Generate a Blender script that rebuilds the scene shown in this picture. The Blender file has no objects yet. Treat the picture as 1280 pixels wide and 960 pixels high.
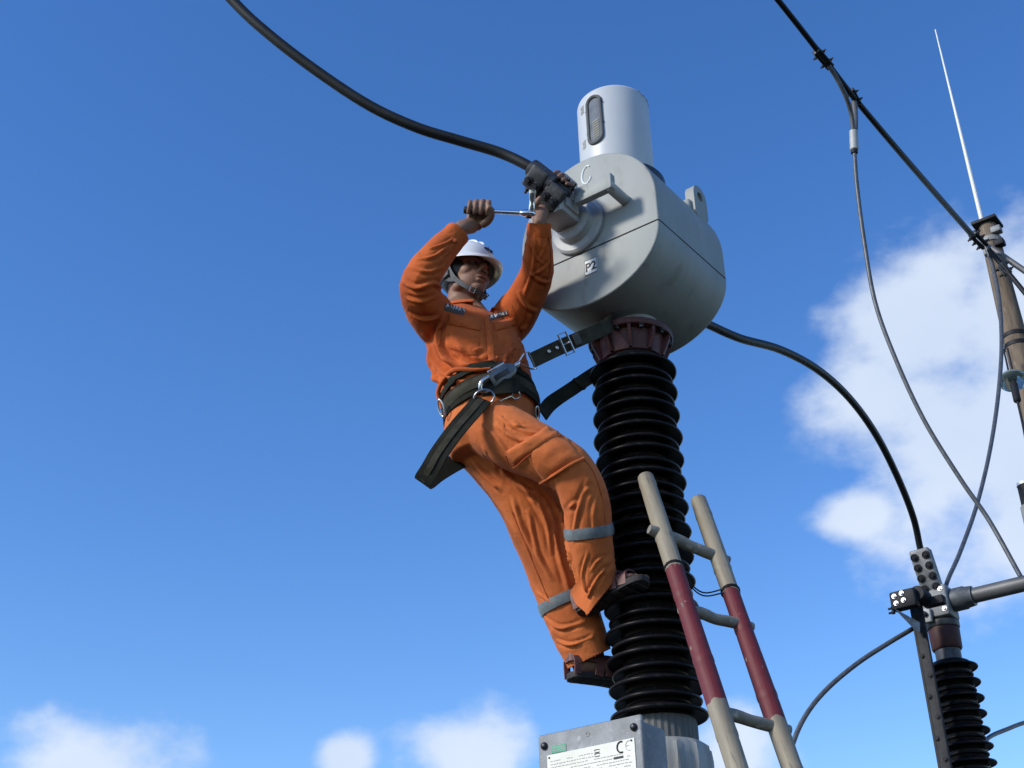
import bpy, bmesh, math, random
import numpy as np
from mathutils import Vector, Matrix, noise as mnoise
from mathutils.bvhtree import BVHTree
random.seed(7); np.random.seed(7)
R = math.radians
scene = bpy.context.scene
col = scene.collection

# ------------------------------------------------------------------ camera
CAM = np.array([0.0, 0.0, 1.6])
FPX = 1650.0                                  # focal length in units of a 1280 px wide picture
PITCH = math.atan(FPX/2906); ROLL = math.atan(72/2906)
_d = np.array([0, math.cos(PITCH), math.sin(PITCH)]); _u0 = np.array([0, -math.sin(PITCH), math.cos(PITCH)]); _r0 = np.array([1.0, 0, 0])
_r = _r0*math.cos(ROLL) - _u0*math.sin(ROLL); _u = _u0*math.cos(ROLL) + _r0*math.sin(ROLL)
cam = bpy.data.cameras.new('camera'); cam_o = bpy.data.objects.new('camera', cam); col.objects.link(cam_o)
cam.sensor_fit = 'HORIZONTAL'; cam.sensor_width = 36; cam.lens = 36*FPX/1280; cam.clip_end = 5000; cam.clip_start = 0.02
cam_o.matrix_world = Matrix(((_r[0], _u[0], -_d[0], CAM[0]), (_r[1], _u[1], -_d[1], CAM[1]), (_r[2], _u[2], -_d[2], CAM[2]), (0, 0, 0, 1)))
scene.camera = cam_o
def ray(x, y): return _d + _r*(x-640)/FPX - _u*(y-480)/FPX
def at(x, y, Y):
    "the point of the place seen at (x, y) that lies Y metres north of the camera"
    q = ray(x, y); return CAM + q*(Y/q[1])

# ------------------------------------------------------------------ sky, sun, exposure
SUN_EL = R(31); SUN_AZ = R(-117)              # azimuth from north (+Y), clockwise
sun_dir = np.array([math.sin(SUN_AZ)*math.cos(SUN_EL), math.cos(SUN_AZ)*math.cos(SUN_EL), math.sin(SUN_EL)])
world = bpy.data.worlds.new('World'); scene.world = world; world.use_nodes = True
nt = world.node_tree; nt.nodes.clear()
def nd(t, **kw):
    n = nt.nodes.new(t)
    for k, v in kw.items(): setattr(n, k, v)
    return n
def mth(op, a, b=None, c=None):
    n = nd('ShaderNodeMath', operation=op)
    for i, v in enumerate((a, b, c)):
        if v is None: continue
        if isinstance(v, (int, float)): n.inputs[i].default_value = v
        else: nt.links.new(v, n.inputs[i])
    return n.outputs[0]
sky = nd('ShaderNodeTexSky', sky_type='NISHITA'); sky.sun_disc = False
sky.sun_elevation = SUN_EL; sky.sun_rotation = SUN_AZ; sky.altitude = 0; sky.air_density = 1.0; sky.dust_density = 0.15; sky.ozone_density = 2.2
hsv = nd('ShaderNodeHueSaturation'); hsv.inputs['Saturation'].default_value = 1.29; hsv.inputs['Hue'].default_value = 0.511; hsv.inputs['Value'].default_value = 1.0
nt.links.new(sky.outputs[0], hsv.inputs['Color'])
tc = nd('ShaderNodeTexCoord'); vdir = tc.outputs['Generated']
def dirpx(x, y): q = ray(x, y); return q/np.linalg.norm(q)
def azel(a, e): a, e = R(a), R(e); return np.array([math.sin(a)*math.cos(e), math.cos(a)*math.cos(e), math.sin(e)])
# fair-weather clouds: soft puffs (direction, half width, half height), those in view and their kin all round
puffs = [(dirpx(1240, 560), .122, .110), (dirpx(1165, 405), .082, .072), (dirpx(1280, 390), .08, .075), (dirpx(1095, 500), .060, .046), (dirpx(1070, 640), .042, .024), (dirpx(1310, 660), .09, .05), (dirpx(100, 955), .072, .042), (dirpx(580, 945), .056, .036),
         (dirpx(432, 948), .026, .02), (dirpx(925, 940), .045, .036)]
rs = random.Random(3)
for k in range(13):
    a = 48 + k*21 + rs.uniform(-6, 6); e = rs.uniform(9, 30)
    puffs.append((azel(a, e), rs.uniform(.07, .15), rs.uniform(.04, .08)))
n1 = nd('ShaderNodeTexNoise'); n1.inputs['Scale'].default_value = 15; n1.inputs['Detail'].default_value = 7; n1.inputs['Roughness'].default_value = .55; n1.inputs['Distortion'].default_value = 0
mp = nd('ShaderNodeMapping'); mp.inputs['Scale'].default_value = (1, 1, 1.5); nt.links.new(vdir, mp.inputs[0]); nt.links.new(mp.outputs[0], n1.inputs['Vector'])
n2 = nd('ShaderNodeTexNoise'); n2.inputs['Scale'].default_value = 4.5; n2.inputs['Detail'].default_value = 4; nt.links.new(mp.outputs[0], n2.inputs['Vector'])
field = None
for c, a, b in puffs:
    s = nd('ShaderNodeVectorMath', operation='SUBTRACT'); nt.links.new(vdir, s.inputs[0]); s.inputs[1].default_value = c
    m = nd('ShaderNodeVectorMath', operation='MULTIPLY'); nt.links.new(s.outputs[0], m.inputs[0]); m.inputs[1].default_value = (1/a, 1/a, 1/b)
    l = nd('ShaderNodeVectorMath', operation='LENGTH'); nt.links.new(m.outputs[0], l.inputs[0])
    v = mth('MULTIPLY', mth('SUBTRACT', 1.0, l.outputs['Value']), 1.0)
    field = v if field is None else mth('SMOOTH_MAX', field, v, .25)
dens = mth('ADD', mth('MAXIMUM', field, -1.0), mth('MULTIPLY', mth('SUBTRACT', n1.outputs[0], .5), 1.55))
mr = nd('ShaderNodeMapRange', interpolation_type='SMOOTHSTEP'); mr.inputs['From Min'].default_value = -.10; mr.inputs['From Max'].default_value = .66; nt.links.new(dens, mr.inputs['Value'])
cov = mth('MULTIPLY', mr.outputs[0], .9)
ccol = nd('ShaderNodeMix', data_type='RGBA'); nt.links.new(n2.outputs[0], ccol.inputs['Factor'])
ccol.inputs['A'].default_value = (2.6, 3.2, 4.2, 1); ccol.inputs['B'].default_value = (4.3, 4.6, 5.0, 1)
mix = nd('ShaderNodeMix', data_type='RGBA'); nt.links.new(cov, mix.inputs['Factor']); nt.links.new(hsv.outputs[0], mix.inputs['A']); nt.links.new(ccol.outputs['Result'], mix.inputs['B'])
bg = nd('ShaderNodeBackground'); bg.inputs['Strength'].default_value = 0.15; nt.links.new(mix.outputs['Result'], bg.inputs['Color'])
wo = nd('ShaderNodeOutputWorld'); nt.links.new(bg.outputs[0], wo.inputs['Surface'])
sun = bpy.data.lights.new('sun', 'SUN'); sun.energy = 2.5; sun.angle = R(9); sun.color = (1.0, .945, .86)
sun_o = bpy.data.objects.new('sun', sun); col.objects.link(sun_o); sun_o.rotation_euler = Vector(tuple(-sun_dir)).to_track_quat('-Z', 'Y').to_euler()
sun_o.location = (-6, -3, 12)
vs = scene.view_settings; vs.view_transform = 'Standard'; vs.look = 'None'; vs.exposure = 0.53; vs.gamma = 1.0; vs.use_curve_mapping = False
scene.render.engine = 'CYCLES'; scene.cycles.use_denoising = True; scene.cycles.max_bounces = 6; scene.cycles.use_adaptive_sampling = True

# ------------------------------------------------------------------ materials
MATS = {}
def mat(name, color, rough=.5, metal=0.0, var=None, vscale=8, bump=0, bscale=60, spec=.5, coat=0, var2=None, vscale2=40, detail=5, stretch=None, sheen=0, trans=0, emit=None, crumple=0, contrast=(.35, .65)):
    "Principled material: colour broken up by noise toward VAR (large) and VAR2 (fine specks), noise bump"
    m = bpy.data.materials.new(name); m.use_nodes = True; t = m.node_tree; b = t.nodes['Principled BSDF']
    b.inputs['Roughness'].default_value = rough; b.inputs['Metallic'].default_value = metal; b.inputs['Specular IOR Level'].default_value = spec
    b.inputs['Coat Weight'].default_value = coat; b.inputs['Base Color'].default_value = (*color, 1); b.inputs['Sheen Weight'].default_value = sheen
    if trans: b.inputs['Transmission Weight'].default_value = trans
    tcn = t.nodes.new('ShaderNodeTexCoord'); src = tcn.outputs['Object']
    if stretch:
        mpn = t.nodes.new('ShaderNodeMapping'); mpn.inputs['Scale'].default_value = stretch; t.links.new(src, mpn.inputs[0]); src2 = mpn.outputs[0]
    else: src2 = src
    cur = None
    def layer(cur, colr, sc, lo, hi, amount=1.0):
        n = t.nodes.new('ShaderNodeTexNoise'); n.inputs['Scale'].default_value = sc; n.inputs['Detail'].default_value = detail; n.inputs['Roughness'].default_value = .6; t.links.new(src2, n.inputs['Vector'])
        r = t.nodes.new('ShaderNodeMapRange'); r.inputs['From Min'].default_value = lo; r.inputs['From Max'].default_value = hi; r.inputs['To Max'].default_value = amount; t.links.new(n.outputs[0], r.inputs['Value'])
        x = t.nodes.new('ShaderNodeMix'); x.data_type = 'RGBA'; t.links.new(r.outputs[0], x.inputs['Factor'])
        if cur is None: x.inputs['A'].default_value = (*color, 1)
        else: t.links.new(cur, x.inputs['A'])
        x.inputs['B'].default_value = (*colr, 1); return x.outputs['Result'], r.outputs[0]
    if var: cur, _ = layer(cur, var, vscale, *contrast)
    if var2: cur, _ = layer(cur, var2, vscale2, .58, .68, .8)
    if cur is not None: t.links.new(cur, b.inputs['Base Color'])
    if bump:
        n = t.nodes.new('ShaderNodeTexNoise'); n.inputs['Scale'].default_value = bscale; n.inputs['Detail'].default_value = 4; t.links.new(src2, n.inputs['Vector'])
        bp = t.nodes.new('ShaderNodeBump'); bp.inputs['Strength'].default_value = bump; bp.inputs['Distance'].default_value = .004; t.links.new(n.outputs[0], bp.inputs['Height']); t.links.new(bp.outputs[0], b.inputs['Normal'])
    if emit: b.inputs['Emission Color'].default_value = (*emit, 1); b.inputs['Emission Strength'].default_value = 1
    if crumple:
        n = t.nodes.new('ShaderNodeTexNoise'); n.inputs['Scale'].default_value = 15; n.inputs['Detail'].default_value = 5; n.inputs['Roughness'].default_value = .5; n.inputs['Distortion'].default_value = 1.1; t.links.new(src, n.inputs['Vector'])
        x = t.nodes.new('ShaderNodeMath'); x.operation = 'SUBTRACT'; t.links.new(n.outputs[0], x.inputs[0]); x.inputs[1].default_value = .5
        y = t.nodes.new('ShaderNodeMath'); y.operation = 'ABSOLUTE'; t.links.new(x.outputs[0], y.inputs[0])
        z = t.nodes.new('ShaderNodeMath'); z.operation = 'POWER'; t.links.new(y.outputs[0], z.inputs[0]); z.inputs[1].default_value = .6
        b2 = t.nodes.new('ShaderNodeBump'); b2.inputs['Strength'].default_value = crumple; b2.inputs['Distance'].default_value = .012; b2.invert = True; t.links.new(z.outputs[0], b2.inputs['Height'])
        if bump: t.links.new(bp.outputs[0], b2.inputs['Normal'])
        t.links.new(b2.outputs[0], b.inputs['Normal'])
    MATS[name] = m; return m
mat('head_paint', (.34, .355, .335), .55, spec=.35, var=(.265, .28, .262), vscale=4, bump=.08, bscale=300, var2=(.235, .235, .21), vscale2=16, stretch=(1, 1, .28), detail=7)
mat('cap_paint', (.54, .565, .58), .45, var=(.48, .50, .515), vscale=5, stretch=(1, 1, .3))
mat('maroon', (.115, .034, .030), .55, spec=.35, var=(.07, .024, .022), vscale=14, bump=.15, bscale=120, var2=(.15, .07, .06), vscale2=70)
mat('maroon_dark', (.065, .022, .02), .6, spec=.3, var=(.04, .016, .015), vscale=14, bump=.15, bscale=120)
mat('porcelain', (.006, .006, .008), .36, var=(.013, .010, .010), vscale=7, var2=(.028, .026, .025), vscale2=38, spec=.11)
mat('bracket_grey', (.42, .43, .42), .5, var=(.33, .34, .34), vscale=12, bump=.1, bscale=160)
mat('cast_aluminium', (.30, .30, .30), .55, .55, var=(.17, .17, .175), vscale=22, bump=.15, bscale=240)
mat('dark_clamp', (.075, .078, .085), .5, .5, var=(.04, .042, .048), vscale=24, bump=.10, bscale=260, var2=(.13, .13, .135), vscale2=90)
mat('bolt_dark', (.05, .05, .055), .4, .7, bump=.2, bscale=300)
mat('bolt_bright', (.55, .55, .55), .35, .8)
mat('galvanised', (.27, .278, .278), .65, .05, var=(.185, .19, .19), vscale=16, bump=.25, bscale=130, var2=(.36, .37, .38), vscale2=40)
mat('base_grey', (.34, .345, .33), .55, var=(.25, .25, .235), vscale=10, bump=.2, bscale=120, stretch=(1, 1, .3))
mat('rubber_black', (.010, .011, .012), .5, spec=.3, var=(.017, .018, .019), vscale=14, bump=.04, bscale=200)
mat('conductor', (.125, .13, .135), .5, .35, var=(.075, .08, .085), vscale=30, bump=.15, bscale=300)
mat('conductor_dark', (.012, .013, .017), .6, .1, bump=.06, bscale=200, spec=.3)
mat('glass_grey', (.19, .205, .215), .08, spec=.6, var=(.12, .13, .14), vscale=20)
mat('gasket', (.09, .095, .095), .7)
mat('print_black', (.02, .02, .022), .6)
mat('print_grey', (.36, .35, .33), .7)
mat('plate_cream', (.76, .75, .66), .5, var=(.69, .68, .58), vscale=14)
mat('sticker_white', (.72, .74, .72), .5)
mat('sticker_green', (.05, .30, .17), .5, var=(.09, .36, .22), vscale=60)
mat('chalk', (.82, .85, .84), .8)
mat('scale_ivory', (.62, .60, .47), .5)
mat('jacket', crumple=.2, color=(.56, .118, .022), rough=.82, var=(.43, .085, .018), vscale=9, bump=.32, bscale=420, sheen=.06, spec=.22, var2=(.42, .08, .018), vscale2=34)
mat('trousers', crumple=.18, color=(.62, .165, .043), rough=.82, var=(.49, .122, .032), vscale=8, bump=.32, bscale=420, sheen=.06, spec=.22, var2=(.48, .115, .03), vscale2=30)
mat('seam', (.36, .065, .008), .85)
mat('reflective', (.17, .20, .21), .45, var=(.12, .14, .15), vscale=50)
mat('patch_dark', (.085, .08, .075), .8, bump=.3, bscale=300)
mat('thread_white', (.70, .72, .74), .7)
mat('skin', (.27, .15, .10), .6, var=(.20, .105, .068), vscale=18, bump=.12, bscale=260, spec=.4)
mat('skin_lip', (.15, .06, .045), .45)
mat('hair', (.012, .010, .010), .5)
mat('eye_white', (.16, .145, .135), .35)
mat('iris', (.01, .007, .005), .15)
mat('helmet_white', (.80, .81, .82), .28, coat=.3, var=(.72, .73, .74), vscale=12)
mat('helmet_logo', (.02, .035, .11), .5)
mat('webbing', (.026, .026, .019), .85, spec=.15, var=(.016, .016, .012), vscale=30, bump=.5, bscale=520)
mat('webbing_olive', (.062, .056, .040), .85, spec=.15, var=(.034, .031, .022), vscale=26, bump=.5, bscale=520)
mat('strap_grey', (.075, .085, .09), .7, bump=.3, bscale=400)
mat('steel', (.60, .61, .62), .27, .95, var=(.42, .43, .44), vscale=30)
mat('steel_dark', (.17, .18, .19), .36, .8, var=(.09, .095, .10), vscale=26, bump=.15, bscale=160)
mat('chrome', (.78, .78, .79), .16, 1.0)
mat('grip', (.02, .02, .021), .5, bump=.3, bscale=200)
mat('sandal', (.17, .065, .055), .55, var=(.11, .042, .038), vscale=24, bump=.3, bscale=180)
mat('sole', (.026, .022, .021), .75, bump=.4, bscale=120)
mat('wood_pole', (.20, .15, .105), .85, var=(.105, .078, .055), vscale=7, bump=.7, bscale=40, stretch=(3, 3, .35), var2=(.28, .23, .18), vscale2=20)
mat('rod_white', (.72, .74, .76), .35)
mat('steel_black', (.014, .015, .018), .6, .2, spec=.25, var=(.026, .026, .028), vscale=24, bump=.3, bscale=140)
mat('bus_tube', (.15, .15, .148), .5, .3, var=(.11, .11, .11), vscale=6)
mat('clear_glass', (.62, .74, .72), .06, trans=.75)
mat('gravel', (.028, .032, .030), .95, var=(.018, .024, .018), vscale=3, bump=1, bscale=30, var2=(.085, .08, .07), vscale2=45)
mat('concrete', (.30, .29, .27), .9, var=(.22, .21, .2), vscale=4, bump=.4, bscale=60)
def bamboo_mat(name, z0, z1):
    "bamboo rail, painted maroon between the local heights z0 and z1, paint chipped at the ends and in specks"
    m = mat(name, (.31, .265, .185), .6, var=(.19, .16, .112), vscale=9, bump=.3, bscale=60, stretch=(2.5, 2.5, .22), var2=(.13, .11, .08), vscale2=26)
    t = m.node_tree; b = t.nodes['Principled BSDF']; base = b.inputs['Base Color'].links[0].from_socket
    tcn = t.nodes.new('ShaderNodeTexCoord'); sep = t.nodes.new('ShaderNodeSeparateXYZ'); t.links.new(tcn.outputs['Object'], sep.inputs[0])
    n = t.nodes.new('ShaderNodeTexNoise'); n.inputs['Scale'].default_value = 22; n.inputs['Detail'].default_value = 6; t.links.new(tcn.outputs['Object'], n.inputs['Vector'])
    def mm(op, a, c=None):
        x = t.nodes.new('ShaderNodeMath'); x.operation = op
        for i, v in enumerate((a, c)):
            if v is None: continue
            if isinstance(v, (int, float)): x.inputs[i].default_value = v
            else: t.links.new(v, x.inputs[i])
        return x.outputs[0]
    zz = mm('ADD', sep.outputs[2], mm('MULTIPLY', mm('SUBTRACT', n.outputs[0], .5), .05))
    ins = mm('MULTIPLY', mm('GREATER_THAN', zz, z0), mm('LESS_THAN', zz, z1))
    n3 = t.nodes.new('ShaderNodeTexNoise'); n3.inputs['Scale'].default_value = 65; n3.inputs['Detail'].default_value = 3; t.links.new(tcn.outputs['Object'], n3.inputs['Vector'])
    ins = mm('MULTIPLY', ins, mm('LESS_THAN', mm('ADD', n3.outputs[0], mm('MULTIPLY', mm('SUBTRACT', n.outputs[0], .5), .9)), .76))
    red = t.nodes.new('ShaderNodeMix'); red.data_type = 'RGBA'; t.links.new(n.outputs[0], red.inputs['Factor']); red.inputs['A'].default_value = (.095, .009, .011, 1); red.inputs['B'].default_value = (.15, .016, .018, 1)
    x = t.nodes.new('ShaderNodeMix'); x.data_type = 'RGBA'; t.links.new(ins, x.inputs['Factor']); t.links.new(base, x.inputs['A']); t.links.new(red.outputs['Result'], x.inputs['B']); t.links.new(x.outputs['Result'], b.inputs['Base Color'])
    return m

# ------------------------------------------------------------------ mesh helpers
def nrm(v): v = np.asarray(v, float); return v/max(np.linalg.norm(v), 1e-12)
def frame(t, ref=None):
    t = nrm(t); ref = np.array([0, 0, 1.0]) if ref is None else np.asarray(ref, float)
    if abs(np.dot(t, nrm(ref))) > .97: ref = np.array([1.0, 0, 0])
    s = nrm(np.cross(t, ref)); return s, nrm(np.cross(s, t))      # side, up
def catmull(P, n):
    "n points along a smooth curve through the rows of P (any width)"
    P = np.asarray(P, float); N = len(P); Q = np.vstack([2*P[0]-P[1], P, 2*P[-1]-P[-2]]); out = []
    for s in np.linspace(0, N-1, n):
        i = min(int(s), N-2); u = s-i; a, b, c, d = Q[i], Q[i+1], Q[i+2], Q[i+3]
        out.append(.5*((2*b)+(c-a)*u+(2*a-5*b+4*c-d)*u*u+(3*b-a-3*c+d)*u**3))
    return np.array(out)
class MB:
    "collects shapes in place coordinates; build() links them as one mesh object"
    def __init__(s): s.v = []; s.f = []
    def add(s, v, f):
        o = len(s.v); s.v += [tuple(map(float, p)) for p in v]; s.f += [tuple(i+o for i in q) for q in f]; return s
    def rings(s, rs, cap=True, closed=False):
        n = len(rs[0]); v = [p for r in rs for p in r]; f = []
        m = len(rs)
        for i in range(m if closed else m-1):
            a, b = i*n, ((i+1) % m)*n
            for j in range(n): k = (j+1) % n; f.append((a+j, a+k, b+k, b+j))
        if cap and not closed: f.append(tuple(range(n-1, -1, -1))); f.append(tuple((m-1)*n+j for j in range(n)))
        return s.add(v, f)
    def tube(s, path, r, n=12, smooth=None, ref=None, cap=True, closed=False):
        path = np.asarray(path, float)
        rr = np.full(len(path), r, float) if np.isscalar(r) else np.asarray(r, float)
        if smooth: q = catmull(np.column_stack([path, rr]), smooth); path, rr = q[:, :3], q[:, 3]
        rs = []; prev = ref; m = len(path)
        for i in range(m):
            t = path[(i+1) % m]-path[i-1] if closed else path[min(i+1, m-1)]-path[max(i-1, 0)]
            if prev is None: a, b = frame(t)
            else:
                t = nrm(t); a = nrm(np.cross(t, prev)); b = nrm(np.cross(a, t))
            prev = b
            rs.append([path[i]+rr[i]*(math.cos(w)*a+math.sin(w)*b) for w in np.arange(n)*2*math.pi/n])
        return s.rings(rs, cap, closed)
    def lathe(s, prof, c=(0, 0, 0), axis=(0, 0, 1), n=48, cap=True):
        "prof: (radius, height along axis)"
        c = np.asarray(c, float); t = nrm(axis); a, b = frame(t); rs = []
        for r, h in prof: rs.append([c+t*h+max(r, 1e-5)*(math.cos(w)*a+math.sin(w)*b) for w in np.arange(n)*2*math.pi/n])
        return s.rings(rs, cap)
    def box(s, c, size, X=(1, 0, 0), Y=(0, 1, 0), bev=.0):
        X = nrm(X); Y = nrm(np.asarray(Y, float)-np.dot(Y, X)*X); Z = np.cross(X, Y); h = np.asarray(size, float)/2; c = np.asarray(c, float)
        if not bev:
            v = [c+X*h[0]*i+Y*h[1]*j+Z*h[2]*k for i in (-1, 1) for j in (-1, 1) for k in (-1, 1)]
            return s.add(v, [(0, 1, 3, 2), (4, 6, 7, 5), (0, 4, 5, 1), (2, 3, 7, 6), (0, 2, 6, 4), (1, 5, 7, 3)])
        def ring(z, ins):
            q = []; x0, y0 = h[0]-ins, h[1]-ins; bb = bev*1.2
            for sx, sy, ph in ((1, 1, 0), (-1, 1, 90), (-1, -1, 180), (1, -1, 270)):
                for w in (0, 30, 60, 90): a = R(ph+w); q.append(c+X*(sx*(x0-bb)+bb*math.cos(a))+Y*(sy*(y0-bb)+bb*math.sin(a))+Z*z)
            return q
        return s.rings([ring(-h[2], bev), ring(-h[2]+bev*.3, bev*.3), ring(-h[2]+bev, 0), ring(h[2]-bev, 0), ring(h[2]-bev*.3, bev*.3), ring(h[2], bev)])
    def prism(s, out, c, X, Y, depth, bev=.0):
        "outline (x, y) in the plane X,Y around c, extruded DEPTH along X x Y; edges bevelled by BEV"
        X = nrm(X); Y = nrm(Y); Z = np.cross(X, Y); o = np.asarray(out, float); m = o.mean(0); c = np.asarray(c, float)
        def ring(z, ins):
            ext = np.abs(o-m).max(); k = 1-ins/ext
            return [c+X*(m[0]+(p[0]-m[0])*k)+Y*(m[1]+(p[1]-m[1])*k)+Z*z for p in o]
        if bev: return s.rings([ring(0, bev), ring(bev*.3, bev*.3), ring(bev, 0), ring(depth-bev, 0), ring(depth-bev*.3, bev*.3), ring(depth, bev)])
        return s.rings([ring(0, 0), ring(depth, 0)])
    def ball(s, c, r, n=12, m=8, A=None):
        "ellipsoid; r scalar or 3 radii along the rows of A"
        r = np.full(3, r, float) if np.isscalar(r) else np.asarray(r, float); A = np.eye(3) if A is None else np.asarray(A, float); c = np.asarray(c, float); rs = []
        for i in range(m+1):
            th = math.pi*(i+.02*(i == 0)-.02*(i == m))/m
            rs.append([c+(A[0]*r[0]*math.sin(th)*math.cos(w)+A[1]*r[1]*math.sin(th)*math.sin(w)-A[2]*r[2]*math.cos(th)) for w in np.arange(n)*2*math.pi/n])
        return s.rings(rs)
    def ribbon(s, path, width, thick, side, smooth=40, twist=None):
        "flat strap along path; SIDE(s): width direction, one vector or one per point"
        path = np.asarray(path, float); sd = np.asarray(side, float); sd = np.tile(sd, (len(path), 1)) if sd.ndim == 1 else sd
        q = catmull(np.column_stack([path, sd]), smooth); rs = []
        for i in range(len(q)):
            t = nrm(q[min(i+1, len(q)-1), :3]-q[max(i-1, 0), :3]); w = q[i, 3:]; w = nrm(w-np.dot(w, t)*t); n = np.cross(t, w); p = q[i, :3]; a, b = width/2, thick/2
            rs.append([p+w*x*a+n*y*b for x, y in ((-1, -.5), (-.97, -1), (0, -1), (.97, -1), (1, -.5), (1, .5), (.97, 1), (0, 1), (-.97, 1), (-1, .5))])
        return s.rings(rs)
    def loft(s, st, n=28, sub=6, p=2.2):
        "st rows: centre(3), half side, half front, side vector(3); closed body through the stations"
        st = np.array([np.concatenate([np.asarray(a, float), [b, c], np.asarray(d, float)]) for a, b, c, d in st]); q = catmull(st, (len(st)-1)*sub+1); rs = []
        for i in range(len(q)):
            t = nrm(q[min(i+1, len(q)-1), :3]-q[max(i-1, 0), :3]); sv = q[i, 5:]; sv = nrm(sv-np.dot(sv, t)*t); fv = np.cross(t, sv); ring = []
            for w in np.arange(n)*2*math.pi/n:
                cw, sw = math.cos(w), math.sin(w); k = (abs(cw)**p+abs(sw)**p)**(-1/p)
                ring.append(q[i, :3]+k*(sv*q[i, 3]*cw+fv*q[i, 4]*sw))
            rs.append(ring)
        return s.rings(rs)
    def build(s, name, m, parent=None, smooth=True, base=None, angle=38):
        me = bpy.data.meshes.new(name); o = bpy.data.objects.new(name, me); col.objects.link(o)
        org = root_loc(parent) if parent is not None else (np.zeros(3) if base is None else np.asarray(base, float))
        me.from_pydata([tuple(np.asarray(p)-org) for p in s.v], [], s.f)
        finish(me, m, smooth, angle)
        if parent is not None: o.parent = parent
        else: o.location = org
        return o
def finish(me, m, smooth=True, angle=38):
    bm = bmesh.new(); bm.from_mesh(me); bmesh.ops.recalc_face_normals(bm, faces=bm.faces); bm.to_mesh(me); bm.free()
    me.materials.append(MATS[m] if isinstance(m, str) else m)
    if smooth:
        me.polygons.foreach_set('use_smooth', [True]*len(me.polygons)); me.set_sharp_from_angle(angle=R(angle))
    me.update()
def root_loc(o):
    p = np.zeros(3)
    while o is not None: p = p+np.array(o.location); o = o.parent
    return p
def tag(o, label, cat, group=None, kind=None):
    if label: o['label'] = label
    if cat: o['category'] = cat
    if group: o['group'] = group
    if kind: o['kind'] = kind
    return o
def thing(name, label, cat, loc, group=None):
    o = bpy.data.objects.new(name, None); col.objects.link(o); o.location = tuple(map(float, loc)); o.empty_display_size = .1
    return tag(o, label, cat, group)
def dup(o, parent, loc, scale=None):
    c = o.copy(); col.objects.link(c); c.parent = parent; c.location = tuple(map(float, loc))
    if scale is not None: c.scale = scale
    return c
def bolt(mb, c, axis, r=.009, h=.008):
    t = nrm(axis); mb.lathe([(r*1.5, -.002), (r*1.5, .002), (r*1.45, .0026)], c, t, 16); mb.lathe([(r, 0), (r, h*.8), (r*.8, h)], c, t, 6)
def text_mesh(name, body, size, c, X, Y, m, parent, thick=.0008):
    cu = bpy.data.curves.new(name, 'FONT'); cu.body = body; cu.size = size; cu.align_x = 'CENTER'; cu.align_y = 'CENTER'; cu.extrude = thick; cu.resolution_u = 3; cu.offset = size*.018
    t = bpy.data.objects.new(name, cu); col.objects.link(t); bpy.context.view_layer.update()
    me = bpy.data.meshes.new_from_object(t.evaluated_get(bpy.context.evaluated_depsgraph_get())); bpy.data.objects.remove(t)
    X = nrm(X); Y = nrm(Y); Z = np.cross(X, Y); org = root_loc(parent); c = np.asarray(c, float)
    for v in me.vertices: v.co = Vector(tuple(c+X*v.co.x+Y*v.co.y+Z*v.co.z-org))
    me.materials.clear(); me.materials.append(MATS[m]); me.name = name
    o = bpy.data.objects.new(name, me); col.objects.link(o); o.parent = parent; return o

# ------------------------------------------------------------------ the setting
g = MB(); S_ = 3000
g.add([(-S_, -S_, 0), (S_, -S_, 0), (S_, S_, 0), (-S_, S_, 0)], [(0, 1, 2, 3)])
tag(g.build('ground', 'gravel', smooth=False), None, None, kind='structure')

# ------------------------------------------------------------------ the transformer on its pedestal
CX, CY = .445, 4.2
AZ = R(36.5); AX = np.array([math.sin(AZ), math.cos(AZ), 0]); LA = np.array([math.cos(AZ), -math.sin(AZ), 0]); UP = np.array([0, 0, 1.0])
CB = np.array([CX, CY, 0])
def ct(l, a, h): return CB+LA*l+AX*a+UP*h
def axis_pt(h): return np.array([CX, CY, h])

ped = thing('pedestal', 'grey steel column and concrete footing under the big transformer', 'pedestal', (CX, CY, 0))
MB().box((CX, CY, .12), (.9, .9, .24), LA, AX, .03).build('footing', 'concrete', ped)
MB().lathe([(.2, .24), (.2, .265), (.13, .27), (.13, 2.1), (.2, 2.105), (.2, 2.13)], (CX, CY, 0), n=40).build('column', 'galvanised', ped)

tr = thing('transformer', 'tall grey drum-headed current transformer on a black ribbed porcelain column', 'transformer', (CX, CY, 2.13))
# base casting with flutes
b = MB(); n = 96; prof = [(.19, 2.13), (.19, 2.17), (.15, 2.19), (.148, 2.50), (.150, 2.60), (.146, 2.635), (.132, 2.652), (.118, 2.655)]
rs_ = []
for r_, h_ in prof:
    ring = []
    for j in range(n):
        w = j*2*math.pi/n; fl = .010*max(0, math.cos(w*14))**6 if 2.19 < h_ < 2.64 else 0
        ring.append((CX+(r_+fl)*math.cos(w), CY+(r_+fl)*math.sin(w), h_))
    rs_.append(ring)
b.rings(rs_); b.build('base_casting', 'base_grey', tr)
b = MB()
rs_ = []
for r_, h_ in [(.112, 2.64), (.116, 2.66), (.116, 2.715), (.112, 2.73)]:
    rs_.append([(CX+(r_+.003*(j % 2))*math.cos(j*math.pi/36), CY+(r_+.003*(j % 2))*math.sin(j*math.pi/36), h_) for j in range(72)])
b.rings(rs_); b.build('cement_joint', 'gasket', tr, angle=20)
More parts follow.
